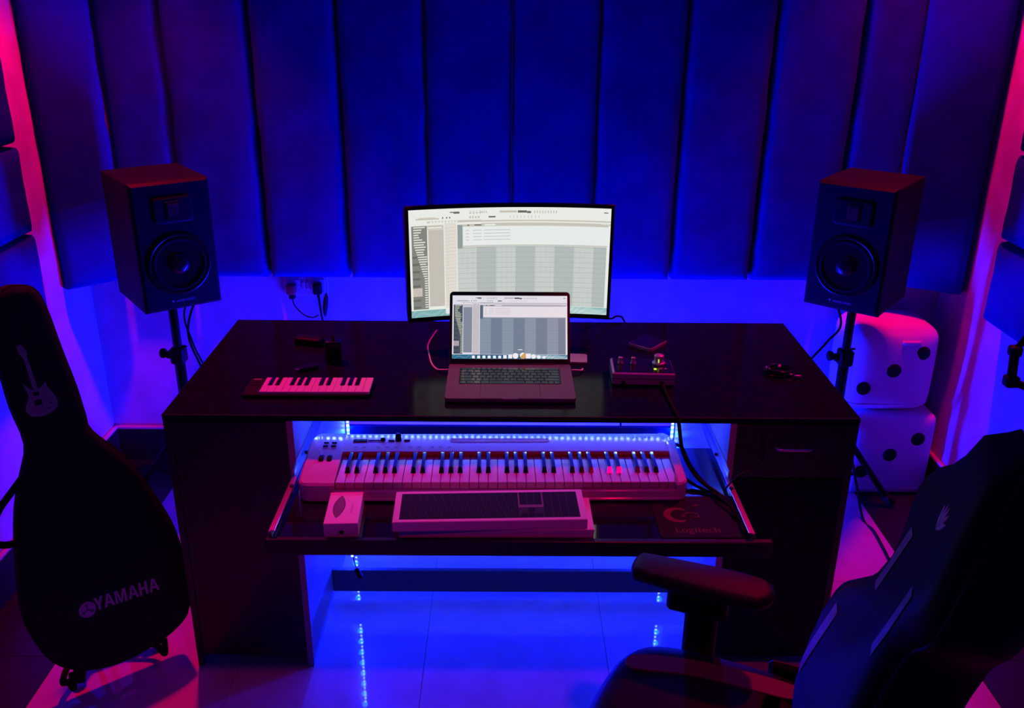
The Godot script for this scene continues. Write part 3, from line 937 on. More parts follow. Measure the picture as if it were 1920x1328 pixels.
	fill(im, 0.265, 0.345, 0.99, 0.352, tan)
	var faint := c8(196, 182, 190) if dark else c8(196, 199, 193)
	for k in 4:
		var v := 0.202 + k * 0.0295
		fill(im, 0.28, v, 0.298, v + 0.006, faint)
		fill(im, 0.318, v, 0.362, v + 0.006, faint)
		fill(im, 0.372, v, 0.505, v + 0.006, faint)
	# desktop picture behind the window: sea and surf
	var sea := c8(20, 92, 130) if dark else c8(122, 178, 180)
	fill(im, 0.0, 0.935, 1.0, 1.0, sea)
	for y in range(636, 680):
		for x in 1200:
			if x < 230 or x > 780:
				var s := sin(x * 0.09 + y * 0.5 + sin(x * 0.031) * 4.0) * sin(y * 0.33 + x * 0.02)
				var foam: float = 0.16 if x < 230 else clampf(0.75 - absf((x - 800) * 0.1 - (y - 636) * 0.9) * 0.014, 0.1, 0.95)
				im.set_pixel(x, y, sea.lerp(c8(226, 238, 236), clampf(foam + s * 0.22, 0.0, 1.0)))
	if dark:   # dock
		for k in 14:
			var big: float = [1, 1, 1, 1, 1, 1, 1.2, 1.35, 1.75, 1.9, 1.7, 1.4, 1.1, 0.9][k]
			var cx := 0.185 + k * 0.0455 + (0.02 if k > 8 else 0.0)
			var hw := 0.0145 * big
			var col := c8(236, 236, 240)
			var rad := hw * 1200
			for y in range(int(678 - rad * 2), 678):
				for x in range(int(cx * 1200 - rad), int(cx * 1200 + rad)):
					var q := Vector2((x - cx * 1200) / rad, (y - (678 - rad)) / rad)
					var inside := q.length() < 1.0 if k in [8, 9, 11, 12] else maxf(absf(q.x), absf(q.y)) < 0.86
					if inside and y > 0:
						im.set_pixel(clampi(x, 0, 1199), y, c8(206, 160, 92) if k == 9 and q.x + q.y > -0.5 else col)
		fill(im, 0.57, 0.85, 0.612, 0.862, c8(226, 226, 226))
	else:
		fill(im, 0.175, 0.935, 0.235, 0.985, c8(232, 240, 238))
	return ImageTexture.create_from_image(im)

func screen_material(tex: Texture2D, k: float) -> StandardMaterial3D:
	var m := mat(lin(0.01, 0.01, 0.01), 0.3)
	m.emission_enabled = true
	m.emission_texture = tex
	m.emission_operator = BaseMaterial3D.EMISSION_OP_MULTIPLY
	m.emission = Color.WHITE
	m.emission_energy_multiplier = k
	return m

func screen_light(t: Node, at: Vector3, size: Vector2, energy: float, turn := 0.0) -> void:
	var a := AreaLight3D.new()
	a.name = "screen_light"
	a.area_size = size
	a.area_normalize_energy = true
	a.light_color = Color(0.95, 0.97, 1.0)
	a.light_energy = energy
	a.area_range = 6.0
	a.shadow_enabled = true
	a.transform = Transform3D(Basis(Vector3.RIGHT, turn) * Basis(Vector3.UP, PI), at)
	put(a, t)

func build_monitor() -> void:
	var t := thing("computer_monitor", "large curved computer monitor showing a music program behind the laptop", "monitor", Vector3(-0.008, DESK_Y, -0.50), deg_to_rad(4.0))
	var R := 1.35
	var hw := 0.304
	var y0 := 0.091
	var y1 := 0.440
	var arc := func(x: float, y: float, z: float) -> Vector3:
		var a := x / R
		return Vector3(sin(a) * (R - z), y, R - cos(a) * (R - z))
	var n := 24
	# curved housing
	var st := begin(true)
	var ring := [[y0, 0.0], [y0, -0.02], [y0 + 0.03, -0.034], [y1 - 0.03, -0.034], [y1, -0.02], [y1, 0.0]]
	for i in n:
		var xa := lerpf(-hw, hw, float(i) / n)
		var xb := lerpf(-hw, hw, float(i + 1) / n)
		for k in ring.size() - 1:
			quad(st, arc.call(xa, ring[k + 1][0], ring[k + 1][1]), arc.call(xb, ring[k + 1][0], ring[k + 1][1]), arc.call(xb, ring[k][0], ring[k][1]), arc.call(xa, ring[k][0], ring[k][1]))
	for s in [-hw, hw]:
		var p := []
		for q in ring:
			p.append(arc.call(s, q[0], q[1]))
		facing(st, p, arc.call(0, (y0 + y1) / 2, -0.01))
	# bezel
	var bz := 0.009
	var bb := 0.014
	for i in n:
		var xa := lerpf(-hw, hw, float(i) / n)
		var xb := lerpf(-hw, hw, float(i + 1) / n)
		quad(st, arc.call(xa, y0, 0), arc.call(xb, y0, 0), arc.call(xb, y0 + bb, 0), arc.call(xa, y0 + bb, 0))
		quad(st, arc.call(xa, y1 - bz, 0), arc.call(xb, y1 - bz, 0), arc.call(xb, y1, 0), arc.call(xa, y1, 0))
	for s in [[-hw, -hw + bz], [hw - bz, hw]]:
		quad(st, arc.call(s[0], y0 + bb, 0), arc.call(s[1], y0 + bb, 0), arc.call(s[1], y1 - bz, 0), arc.call(s[0], y1 - bz, 0))
	obj("housing", done(st), M.black, t)
	var sc := begin(true)
	for i in n:
		var q := []
		for c in [[i, y0 + bb, 1.0], [i + 1, y0 + bb, 1.0], [i + 1, y1 - bz, 0.0], [i, y1 - bz, 0.0]]:
			q.append([arc.call(lerpf(-hw + bz, hw - bz, float(c[0]) / n), c[1], -0.0008), Vector2(float(c[0]) / n, c[2])])
		for k in [0, 2, 1, 0, 3, 2]:
			sc.set_uv(q[k][1])
			sc.add_vertex(q[k][0])
	obj("screen", done(sc), screen_material(screen_image(false), 0.93), t)
	obj("neck", boxes([[Vector3(0, 0.10, -0.075), Vector3(0.06, 0.2, 0.03)], [Vector3(0, 0.22, -0.055), Vector3(0.09, 0.09, 0.035)]], 0.006), M.black, t)
	obj("foot", puff(round_rect(0.24, 0.17, 0.03), [Vector2(0.001, 0.0), Vector2(0, 0.003), Vector2(0.0, 0.009), Vector2(0.003, 0.012)], false, Transform3D(Basis(Vector3.RIGHT, Vector3(0, 0, -1), Vector3(0, 1, 0)), Vector3(0, 0, -0.07))), M.black, t)
	screen_light(t, Vector3(0, 0.265, 0.03), Vector2(0.55, 0.3), 0.003)

func build_laptop() -> void:
	var W := 0.349
	var D := 0.241
	var t := thing("laptop", "open silver grey laptop showing a music program on the desk", "laptop", Vector3(-0.005, DESK_Y, -0.195), deg_to_rad(0.3))
	var flat := Transform3D(Basis(Vector3.RIGHT, Vector3(0, 0, -1), Vector3(0, 1, 0)), Vector3.ZERO)
	var base := obj("base", puff(round_rect(W, D, 0.011), [Vector2(0.006, 0.0015), Vector2(0.001, 0.004), Vector2(0.0, 0.008), Vector2(0.0, 0.0148), Vector2(0.0008, 0.0155)], false, flat), M.space_grey, t)
	obj("rubber_foot", boxes([[Vector3(-0.14, 0.001, 0.09), Vector3(0.02, 0.002, 0.02)], [Vector3(0.14, 0.001, 0.09), Vector3(0.02, 0.002, 0.02)], [Vector3(-0.14, 0.001, -0.09), Vector3(0.02, 0.002, 0.02)], [Vector3(0.14, 0.001, -0.09), Vector3(0.02, 0.002, 0.02)]], 0.0004), M.rubber, base)
	obj("keyboard_well", box(Vector3(0.282, 0.0006, 0.109)), M.black, base, Vector3(0, 0.0157, -0.033))
	obj("trackpad", puff(round_rect(0.16, 0.098, 0.004), [Vector2(0, 0.0153), Vector2(0.0006, 0.0158)], false, Transform3D(flat.basis, Vector3(0, 0, 0.069))), M.space_grey, base)
	obj("trackpad_gap", boxes([[Vector3(-0.0806, 0.0156, 0.069), Vector3(0.0008, 0.0004, 0.098)], [Vector3(0.0806, 0.0156, 0.069), Vector3(0.0008, 0.0004, 0.098)]]), M.black, base)
	obj("thumb_notch", box(Vector3(0.042, 0.004, 0.0012), 0.0004), M.alu, base, Vector3(0, 0.0135, 0.1204))
	# keys: five rows and a touch strip
	obj("touch_strip", box(Vector3(0.276, 0.0012, 0.012), 0.0003), M.black_gloss, base, Vector3(0, 0.0163, -0.079))
	var rows := [[14, []], [14, []], [13, []], [12, []], [0, [0.019, 0.019, 0.019, 0.024, 0.098, 0.024, 0.019, 0.019, 0.016, 0.016]]]
	for r in 5:
		var z := -0.062 + r * 0.0194
		var ws: Array = rows[r][1]
		if ws.is_empty():
			var n: int = rows[r][0]
			for k in n:
				ws.append(0.0166)
			var spare := 0.276 - n * 0.0166 - (n - 1) * 0.0024
			if r == 0:
				ws[n - 1] += spare
			else:
				ws[0] += spare / 2
				ws[n - 1] += spare / 2
		else:
			var tot := 0.0
			for w in ws:
				tot += w
			var gap := (0.276 - tot) / (ws.size() - 1)
			ws = ws.map(func(w): return w + gap - 0.0024)
		var x := -0.138
		for w in ws:
			obj("key", box(Vector3(w, 0.0012, 0.0166), 0.0005), M.black_key, base, Vector3(x + w / 2, 0.0164, z))
			x += w + 0.0024
	# lid
	var lid := Node3D.new()
	lid.name = "lid"
	lid.position = Vector3(0, 0.0145, -D / 2 + 0.004)
	lid.rotation.x = deg_to_rad(-29.0)
	put(lid, t)
	var L := 0.213
	obj("lid_shell", puff(round_rect(W, L, 0.011), [Vector2(0.004, -0.005), Vector2(0.0, -0.003), Vector2(0.0, 0.0)], false, Transform3D(Basis(), Vector3(0, L / 2, 0))), M.space_grey, lid)
	obj("bezel", puff(round_rect(W - 0.002, L - 0.002, 0.010), [Vector2(0.0, -0.0005), Vector2(0.0, 0.0004)], false, Transform3D(Basis(), Vector3(0, L / 2, 0))), M.black_gloss, lid)
	var st := begin()
	var x1 := 0.1665
	var ya := 0.0165
	var yb := 0.2015
	for c in [[-x1, ya, 0, 1], [x1, yb, 1, 0], [x1, ya, 1, 1], [-x1, ya, 0, 1], [-x1, yb, 0, 0], [x1, yb, 1, 0]]:
		st.set_uv(Vector2(c[2], c[3]))
		st.add_vertex(Vector3(c[0], c[1], 0.0008))
	obj("screen", done(st), screen_material(screen_image(true), 1.0), lid)
	obj("hinge", tube([Vector3(-0.13, 0.0145, -D / 2 + 0.004), Vector3(0.13, 0.0145, -D / 2 + 0.004)], 0.004, 10), M.black, t)
	screen_light(lid, Vector3(0, 0.11, 0.01), Vector2(0.31, 0.17), 0.002)

# ------------------------------------------------------------------ keyboards
func build_midi_keyboard() -> void:
	var t := thing("midi_keyboard", "long white music keyboard with black and white keys on the tray", "keyboard", Vector3(-0.047, TRAY_Y, 0.032), deg_to_rad(0.9))
	# local: x -0.483..0.483, z -0.118 (back) .. 0.122 (front)
	var side_shape := func(inner: float, outer: float) -> ArrayMesh:
		# end cheek: plan outline with rounded outer corners, lofted between a base and a sloping top
		var s := signf(outer)
		var w := absf(outer - inner)
		var plan := []
		for k in 7:
			var a := PI / 2 * k / 6.0
			plan.append(Vector2(outer - s * 0.035 + s * 0.035 * sin(a), -0.118 + 0.055 - 0.055 * cos(a)))
		for k in 7:
			var a := PI / 2 * k / 6.0
			plan.append(Vector2(outer - s * 0.03 + s * 0.03 * cos(a), 0.122 - 0.03 + 0.03 * sin(a)))
		plan.append(Vector2(inner, 0.122))
		plan.append(Vector2(inner, -0.118))
		var st := begin()
		var top := func(z: float) -> float: return 0.052 if z > 0.07 else lerpf(0.052, 0.072, clampf((0.07 - z) / 0.15, 0.0, 1.0))
		var n := plan.size()
		var c := Vector3(outer - s * w / 2, 0.03, 0)
		for i in n:
			var a: Vector2 = plan[i]
			var b: Vector2 = plan[(i + 1) % n]
			var b1 := 0.005
			var ia := Vector2(a.x - s * (b1 if absf(a.x - inner) > 0.001 else 0.0), clampf(a.y, -0.113, 0.116))
			var ib := Vector2(b.x - s * (b1 if absf(b.x - inner) > 0.001 else 0.0), clampf(b.y, -0.113, 0.116))
			facing(st, [Vector3(a.x, 0.004, a.y), Vector3(b.x, 0.004, b.y), Vector3(b.x, top.call(b.y) - b1, b.y), Vector3(a.x, top.call(a.y) - b1, a.y)], c)
			facing(st, [Vector3(a.x, top.call(a.y) - b1, a.y), Vector3(b.x, top.call(b.y) - b1, b.y), Vector3(ib.x, top.call(ib.y), ib.y), Vector3(ia.x, top.call(ia.y), ia.y)], c)
			facing(st, [Vector3(ia.x, top.call(ia.y), ia.y), Vector3(ib.x, top.call(ib.y), ib.y), Vector3(inner + s * w * 0.5, top.call(0.0), 0.0)], c + Vector3(0, -0.05, 0))
		return done(st)
	obj("end_cheek", side_shape.call(-0.392, -0.483), M.white_plastic, t)
	obj("end_cheek", side_shape.call(0.459, 0.483), M.white_plastic, t)
	# rear control panel: a sloping bar with a rounded back edge
	var st := begin(true)
	var sec := [[-0.118, 0.004], [-0.118, 0.058], [-0.116, 0.066], [-0.112, 0.0705], [-0.106, 0.0715], [-0.030, 0.062], [-0.028, 0.060], [-0.028, 0.004]]
	st.set_smooth_group(-1)
	for k in sec.size() - 1:
		quad(st, Vector3(0.462, sec[k][1], sec[k][0]), Vector3(-0.394, sec[k][1], sec[k][0]), Vector3(-0.394, sec[k + 1][1], sec[k + 1][0]), Vector3(0.462, sec[k + 1][1], sec[k + 1][0]))
	obj("control_panel", done(st), M.panel_plastic, t)
	obj("front_rail", boxes([[Vector3(0.034, 0.0175, 0.113), Vector3(0.856, 0.027, 0.014)], [Vector3(0.034, 0.008, 0.118), Vector3(0.856, 0.008, 0.012)]], 0.002), M.white_plastic, t)
	obj("bottom", box(Vector3(0.94, 0.006, 0.22)), M.white_plastic, t, Vector3(0, 0.006, 0.0))
	for x in [-0.4, 0.4]:
		for z in [-0.09, 0.09]:
			obj("rubber_foot", box(Vector3(0.02, 0.004, 0.02), 0.001), M.rubber, t, Vector3(x, 0.002, z))
	obj("felt_strip", box(Vector3(0.85, 0.006, 0.006)), M.felt, t, Vector3(0.034, 0.055, -0.024))
	# keys
	var pitch := 0.0236
	var wk := box(Vector3(pitch - 0.0011, 0.018, 0.136), 0.0012)
	var bk := begin()
	var lo := [Vector3(-0.0065, -0.006, 0.045), Vector3(0.0065, -0.006, 0.045), Vector3(0.0065, -0.006, -0.045), Vector3(-0.0065, -0.006, -0.045)]
	var hi := [Vector3(-0.0045, 0.006, 0.034), Vector3(0.0045, 0.006, 0.034), Vector3(0.0045, 0.006, -0.045), Vector3(-0.0045, 0.006, -0.045)]
	for i in 4:
		var j := (i + 1) % 4
		facing(bk, [lo[i], lo[j], hi[j], hi[i]], Vector3.ZERO)
	facing(bk, [hi[0], hi[1], hi[2], hi[3]], Vector3.ZERO)
	var bmesh := done(bk)
	for k in 36:
		var x := -0.391 + (k + 0.5) * pitch
		obj("white_key", wk, M.dimmed_white_key, t, Vector3(x, 0.041, 0.043))
		if k < 35 and k % 7 in [0, 1, 3, 4, 5]:
			obj("black_key", bmesh, M.black_key, t, Vector3(x + pitch / 2, 0.056, 0.020))
	# controls
	var tilt := Basis(Vector3.RIGHT, 0.12)
	for x in [[-0.352, 0.036], [-0.270, 0.016]]:
		obj("display" if x[1] > 0.03 else "button", box(Vector3(x[1], 0.003, 0.011 if x[1] > 0.03 else 0.006), 0.0008), M.black, t, Vector3(x[0], 0.0695, -0.076)).basis = tilt
	obj("slider_slot", box(Vector3(0.045, 0.002, 0.004), 0.0006), M.black, t, Vector3(-0.309, 0.070, -0.076)).basis = tilt
	obj("slider_knob", box(Vector3(0.012, 0.009, 0.008), 0.002), M.black, t, Vector3(-0.292, 0.073, -0.076)).basis = tilt
	obj("volume_knob", lathe([Vector2(0, 0), Vector2(0.0085, 0), Vector2(0.0075, 0.018), Vector2(0.006, 0.020), Vector2(0, 0.020)], 16, true), M.black, t, Vector3(-0.252, 0.068, -0.080))
	obj("button", box(Vector3(0.016, 0.003, 0.006), 0.0008), M.black, t, Vector3(-0.229, 0.0695, -0.077)).basis = tilt
	# a shallow moulded groove on the panel
	var gr := begin(true)
	var loop := []
	for p in round_rect(0.262, 0.012, 0.0058, 4):
		loop.append(Vector3(p.x + 0.016, 0.0698 + (-p.y) * 0.12, p.y - 0.078))
	loop.append(loop[0])
	add_tube(gr, loop, 0.0013, 5)
	obj("panel_moulding", done(gr), M.white_plastic, t)
	for x in [-0.437, -0.416]:
		obj("wheel", lathe([Vector2(0, -0.006), Vector2(0.019, -0.006), Vector2(0.021, -0.003), Vector2(0.021, 0.003), Vector2(0.019, 0.006), Vector2(0, 0.006)], 24, true, Transform3D(Basis(Vector3.BACK, PI / 2), Vector3(x - 0.004, 0.047, 0.005))), M.black, t)
		for z in [-0.062, -0.046]:
			obj("button", box(Vector3(0.013, 0.004, 0.005), 0.001), M.black, t, Vector3(x - 0.002, 0.0705 - (z + 0.062) * 0.1, z))
	var lt := obj("lettering", words("A C O R N", 0.0085, 0.0006), M.print_grey, t, Vector3(0.395, 0.0712, -0.089))
	lt.basis = Basis(Vector3.RIGHT, -PI / 2 + 0.12)
	for k in 10:
		obj("legend", box(Vector3(0.010, 0.0006, 0.0035)), M.print_grey, t, Vector3(-0.36 + [0.0, 0.022, 0.058, 0.082, 0.105, 0.142, 0.165, 0.2, 0.222, 0.245][k], 0.0664, -0.045)).basis = tilt

func build_mini_keyboard() -> void:
	var t := thing("mini_keyboard", "small slim black music keyboard with white keys on the desk top", "keyboard", Vector3(-0.555, DESK_Y, -0.157), deg_to_rad(0.6))
	obj("case", boxes([[Vector3(0, 0.0065, 0), Vector3(0.332, 0.009, 0.112)]], 0.002), M.black, t)
	for x in [-0.14, 0.14]:
		for z in [-0.04, 0.04]:
			obj("rubber_foot", box(Vector3(0.012, 0.002, 0.012)), M.rubber, t, Vector3(x, 0.001, z))
	var pitch := 0.0196
	var x0 := -0.121
	# white keys are cut out where the black keys lie
	for k in 15:
		var kk := k % 7
		var cl := 0.0056 if kk in [1, 2, 4, 5, 6] else 0.0
		var cr := 0.0056 if kk in [0, 1, 3, 4, 5] and k < 14 else 0.0
		var hw := (pitch - 0.0009) / 2
		var o := PackedVector2Array([Vector2(-hw, -0.05), Vector2(hw, -0.05)])
		o.append_array(PackedVector2Array([Vector2(hw, -0.008), Vector2(hw - cr, -0.008)]) if cr > 0 else PackedVector2Array())
		o.append_array(PackedVector2Array([Vector2(hw - cr, 0.046), Vector2(-hw + cl, 0.046)]))
		o.append_array(PackedVector2Array([Vector2(-hw + cl, -0.008), Vector2(-hw, -0.008)]) if cl > 0 else PackedVector2Array())
		var key := "mini%.4f,%.4f" % [cl, cr]
		if not cache.has(key):
			cache[key] = puff(o, [Vector2(0, 0.010), Vector2(0, 0.0165), Vector2(0.0006, 0.0172)], false, Transform3D(Basis(Vector3.RIGHT, Vector3(0, 0, -1), Vector3(0, 1, 0)), Vector3.ZERO))
		obj("white_key", cache[key], M.white_key, t, Vector3(x0 + (k + 0.5) * pitch, 0, 0))
		if cr > 0:
			obj("black_key", box(Vector3(0.0098, 0.008, 0.05), 0.001), M.black_key, t, Vector3(x0 + (k + 1) * pitch, 0.0155, -0.020))
	for k in 3:
		obj("button", box(Vector3(0.022, 0.002, 0.007), 0.0006), M.print_grey if k == 0 else M.black, t, Vector3(-0.146, 0.0118, -0.044 + k * 0.018))

# ------------------------------------------------------------------ audio interface
func build_interface() -> void:
	var t := thing("audio_interface", "small silver audio interface with knobs on its black face", "audio interface", Vector3(0.366, DESK_Y, -0.25), deg_to_rad(-2.0))
	obj("case", box(Vector3(0.172, 0.036, 0.112), 0.003), M.alu, t, Vector3(0, 0.021, 0))
	obj("front_groove", box(Vector3(0.1725, 0.002, 0.1125)), M.black, t, Vector3(0, 0.022, 0))
	obj("face_plate", box(Vector3(0.164, 0.0015, 0.102), 0.0004), M.black_gloss, t, Vector3(0.002, 0.0392, 0.0))
	for x in [-0.06, -0.024]:
		var k := obj("gain_knob", lathe([Vector2(0, 0), Vector2(0.008, 0), Vector2(0.0085, 0.003), Vector2(0.006, 0.006), Vector2(0.0055, 0.014), Vector2(0.0065, 0.017), Vector2(0.006, 0.019), Vector2(0, 0.0195)], 20, true), M.alu, t, Vector3(x, 0.0399, -0.012))
		obj("pointer", box(Vector3(0.001, 0.0004, 0.005)), M.black, k, Vector3(0, 0.0197, -0.003))
	var v := obj("volume_knob", lathe([Vector2(0, 0), Vector2(0.0185, 0), Vector2(0.019, 0.005), Vector2(0.0165, 0.007), Vector2(0.0135, 0.008), Vector2(0.0135, 0.022), Vector2(0.0142, 0.025), Vector2(0.013, 0.027), Vector2(0, 0.0275)], 32, true), M.alu, t, Vector3(0.048, 0.0399, -0.014))
	obj("knob_mark", box(Vector3(0.003, 0.010, 0.0012)), M.green_led, v, Vector3(-0.002, 0.014, 0.0134))
	obj("power_light", lathe([Vector2(0, 0), Vector2(0.0045, 0), Vector2(0.004, 0.002), Vector2(0, 0.0025)], 14, true), M.green_led, t, Vector3(0.034, 0.0399, 0.026))
	for x in [0.049, 0.063]:
		obj("button", lathe([Vector2(0, 0), Vector2(0.004, 0), Vector2(0.0035, 0.003), Vector2(0, 0.0035)], 12, true), M.alu, t, Vector3(x, 0.0399, 0.026))
	obj("indicator", lathe([Vector2(0, 0), Vector2(0.0015, 0), Vector2(0, 0.001)], 8, true), M.print_white, t, Vector3(0.004, 0.0399, 0.012))
	for x in [-0.066, 0.066]:
		obj("rubber_foot", box(Vector3(0.012, 0.003, 0.08), 0.001), M.rubber, t, Vector3(x, 0.0015, 0))
	for x in [-0.055, 0.05]:
		obj("jack", lathe([Vector2(0, 0), Vector2(0.006, 0), Vector2(0.005, 0.002), Vector2(0, 0.001)], 14, true, Transform3D(Basis(Vector3.RIGHT, Vector3(0, 0, 1), Vector3(0, -1, 0)), Vector3(x, 0.012, 0.056))), M.black, t)

# ------------------------------------------------------------------ boxes on the tray
func keyboard_print() -> ImageTexture:   # the picture of a computer keyboard printed on the carton
	var im := Image.create(880, 250, false, Image.FORMAT_RGB8)
	im.fill(c8(214, 214, 213))
	im.fill_rect(Rect2i(26, 18, 828, 214), c8(34, 34, 38))
	var gap := c8(78, 78, 84)
	for r in 6:
		var y := 22 + r * 35
		for k in 15:
			var x: int = 34 + k * 36 + [0, 8, 16, 24, 38, 12][r]
			if x < 566 and not (r == 5 and k > 3 and k < 10):
				im.fill_rect(Rect2i(x, y + 6, 2, 24), gap)
	var bd := c8(120, 118, 122)
	im.fill_rect(Rect2i(574, 18, 118, 214), c8(58, 58, 64))
	im.fill_rect(Rect2i(574, 18, 6, 130), bd)
	im.fill_rect(Rect2i(686, 18, 6, 130), bd)
	im.fill_rect(Rect2i(574, 126, 118, 20), bd)
	for k in 3:
		im.fill_rect(Rect2i(582 + k * 35, 20, 31, 102), c8(30, 30, 34))
	im.fill_rect(Rect2i(617, 152, 31, 36), c8(26, 26, 30))
	for k in 3:
		im.fill_rect(Rect2i(582 + k * 35, 194, 31, 34), c8(26, 26, 30))
	for k in 3:
		im.fill_rect(Rect2i(731 + k * 36, 20, 2, 208), gap)
	for k in 5:
		im.fill_rect(Rect2i(698, 54 + k * 35, 152, 1), c8(46, 46, 50))
	return ImageTexture.create_from_image(im)

func mouse_print() -> ImageTexture:   # the picture of a mouse printed on the small carton
	var im := Image.create(200, 360, false, Image.FORMAT_RGB8)
	im.fill(c8(222, 222, 221))
	for y in 360:
		for x in 200:
			var v := (y - 40.0) / 260.0
			if v > 0.0 and v < 1.0:
				var mid := 74.0 - 8.0 * v
				var half := 36.0 * pow(sin(PI * v), 0.75)
				var q := (x - mid) / maxf(half, 0.001)
				if absf(q) < 1.0:
					im.set_pixel(x, y, c8(120, 120, 124) if absf(q) < 0.82 else c8(84, 84, 88))
			if x > 146 and x < 156 and y > 130 and y < 250 and (y % 12) < 8:
				im.set_pixel(x, y, c8(170, 170, 172))
	return ImageTexture.create_from_image(im)

func top_print(t: Node3D, called: String, w: float, d: float, y: float, tex: Texture2D) -> void:
	var st := begin()
	for c in [[-1, 1, 0, 1], [1, -1, 1, 0], [1, 1, 1, 1], [-1, 1, 0, 1], [-1, -1, 0, 0], [1, -1, 1, 0]]:
		st.set_uv(Vector2(c[2], c[3]))
		st.add_vertex(Vector3(c[0] * w / 2, y, c[1] * d / 2))
	var m := mat(Color.WHITE, 0.65, 0.0, 0.15)
	m.albedo_texture = tex
	obj(called, done(st), m, t)

func build_boxes() -> void:
	var lo := thing("keyboard_carton", "flat white carton lying under the carton printed with a keyboard", "carton", Vector3(-0.037, TRAY_Y, 0.241), deg_to_rad(0.5), "flat cartons on the tray")
	obj("tray_half", box(Vector3(0.452, 0.016, 0.142), 0.001), M.white_card, lo, Vector3(0, 0.008, 0))
	obj("lid_half", box(Vector3(0.454, 0.008, 0.144), 0.001), M.white_card, lo, Vector3(0, 0.0185, 0))
	var hi := thing("keyboard_carton", "flat white carton printed with a dark computer keyboard, on top of another", "carton", Vector3(-0.053, TRAY_Y + 0.0225, 0.247), deg_to_rad(2.2), "flat cartons on the tray")
	obj("carton_body", box(Vector3(0.45, 0.025, 0.138), 0.0012), M.white_card, hi, Vector3(0, 0.0125, 0))
	top_print(hi, "keyboard_print", 0.446, 0.134, 0.0253, keyboard_print())
	var mo := thing("mouse_carton", "small white carton printed with a computer mouse", "carton", Vector3(-0.399, TRAY_Y, 0.243), deg_to_rad(3.0))
	obj("carton_body", box(Vector3(0.079, 0.037, 0.142), 0.001), M.white_card, mo, Vector3(0, 0.0185, 0))
	top_print(mo, "mouse_print", 0.077, 0.14, 0.0373, mouse_print())
	obj("round_seal", lathe([Vector2(0.0058, 0), Vector2(0.0052, 0.0008), Vector2(0, 0.0009)], 18, true, Transform3D(Basis(Vector3.RIGHT, Vector3(0, 0, 1), Vector3(0, -1, 0)), Vector3(0.001, 0.014, 0.071))), M.black, mo)

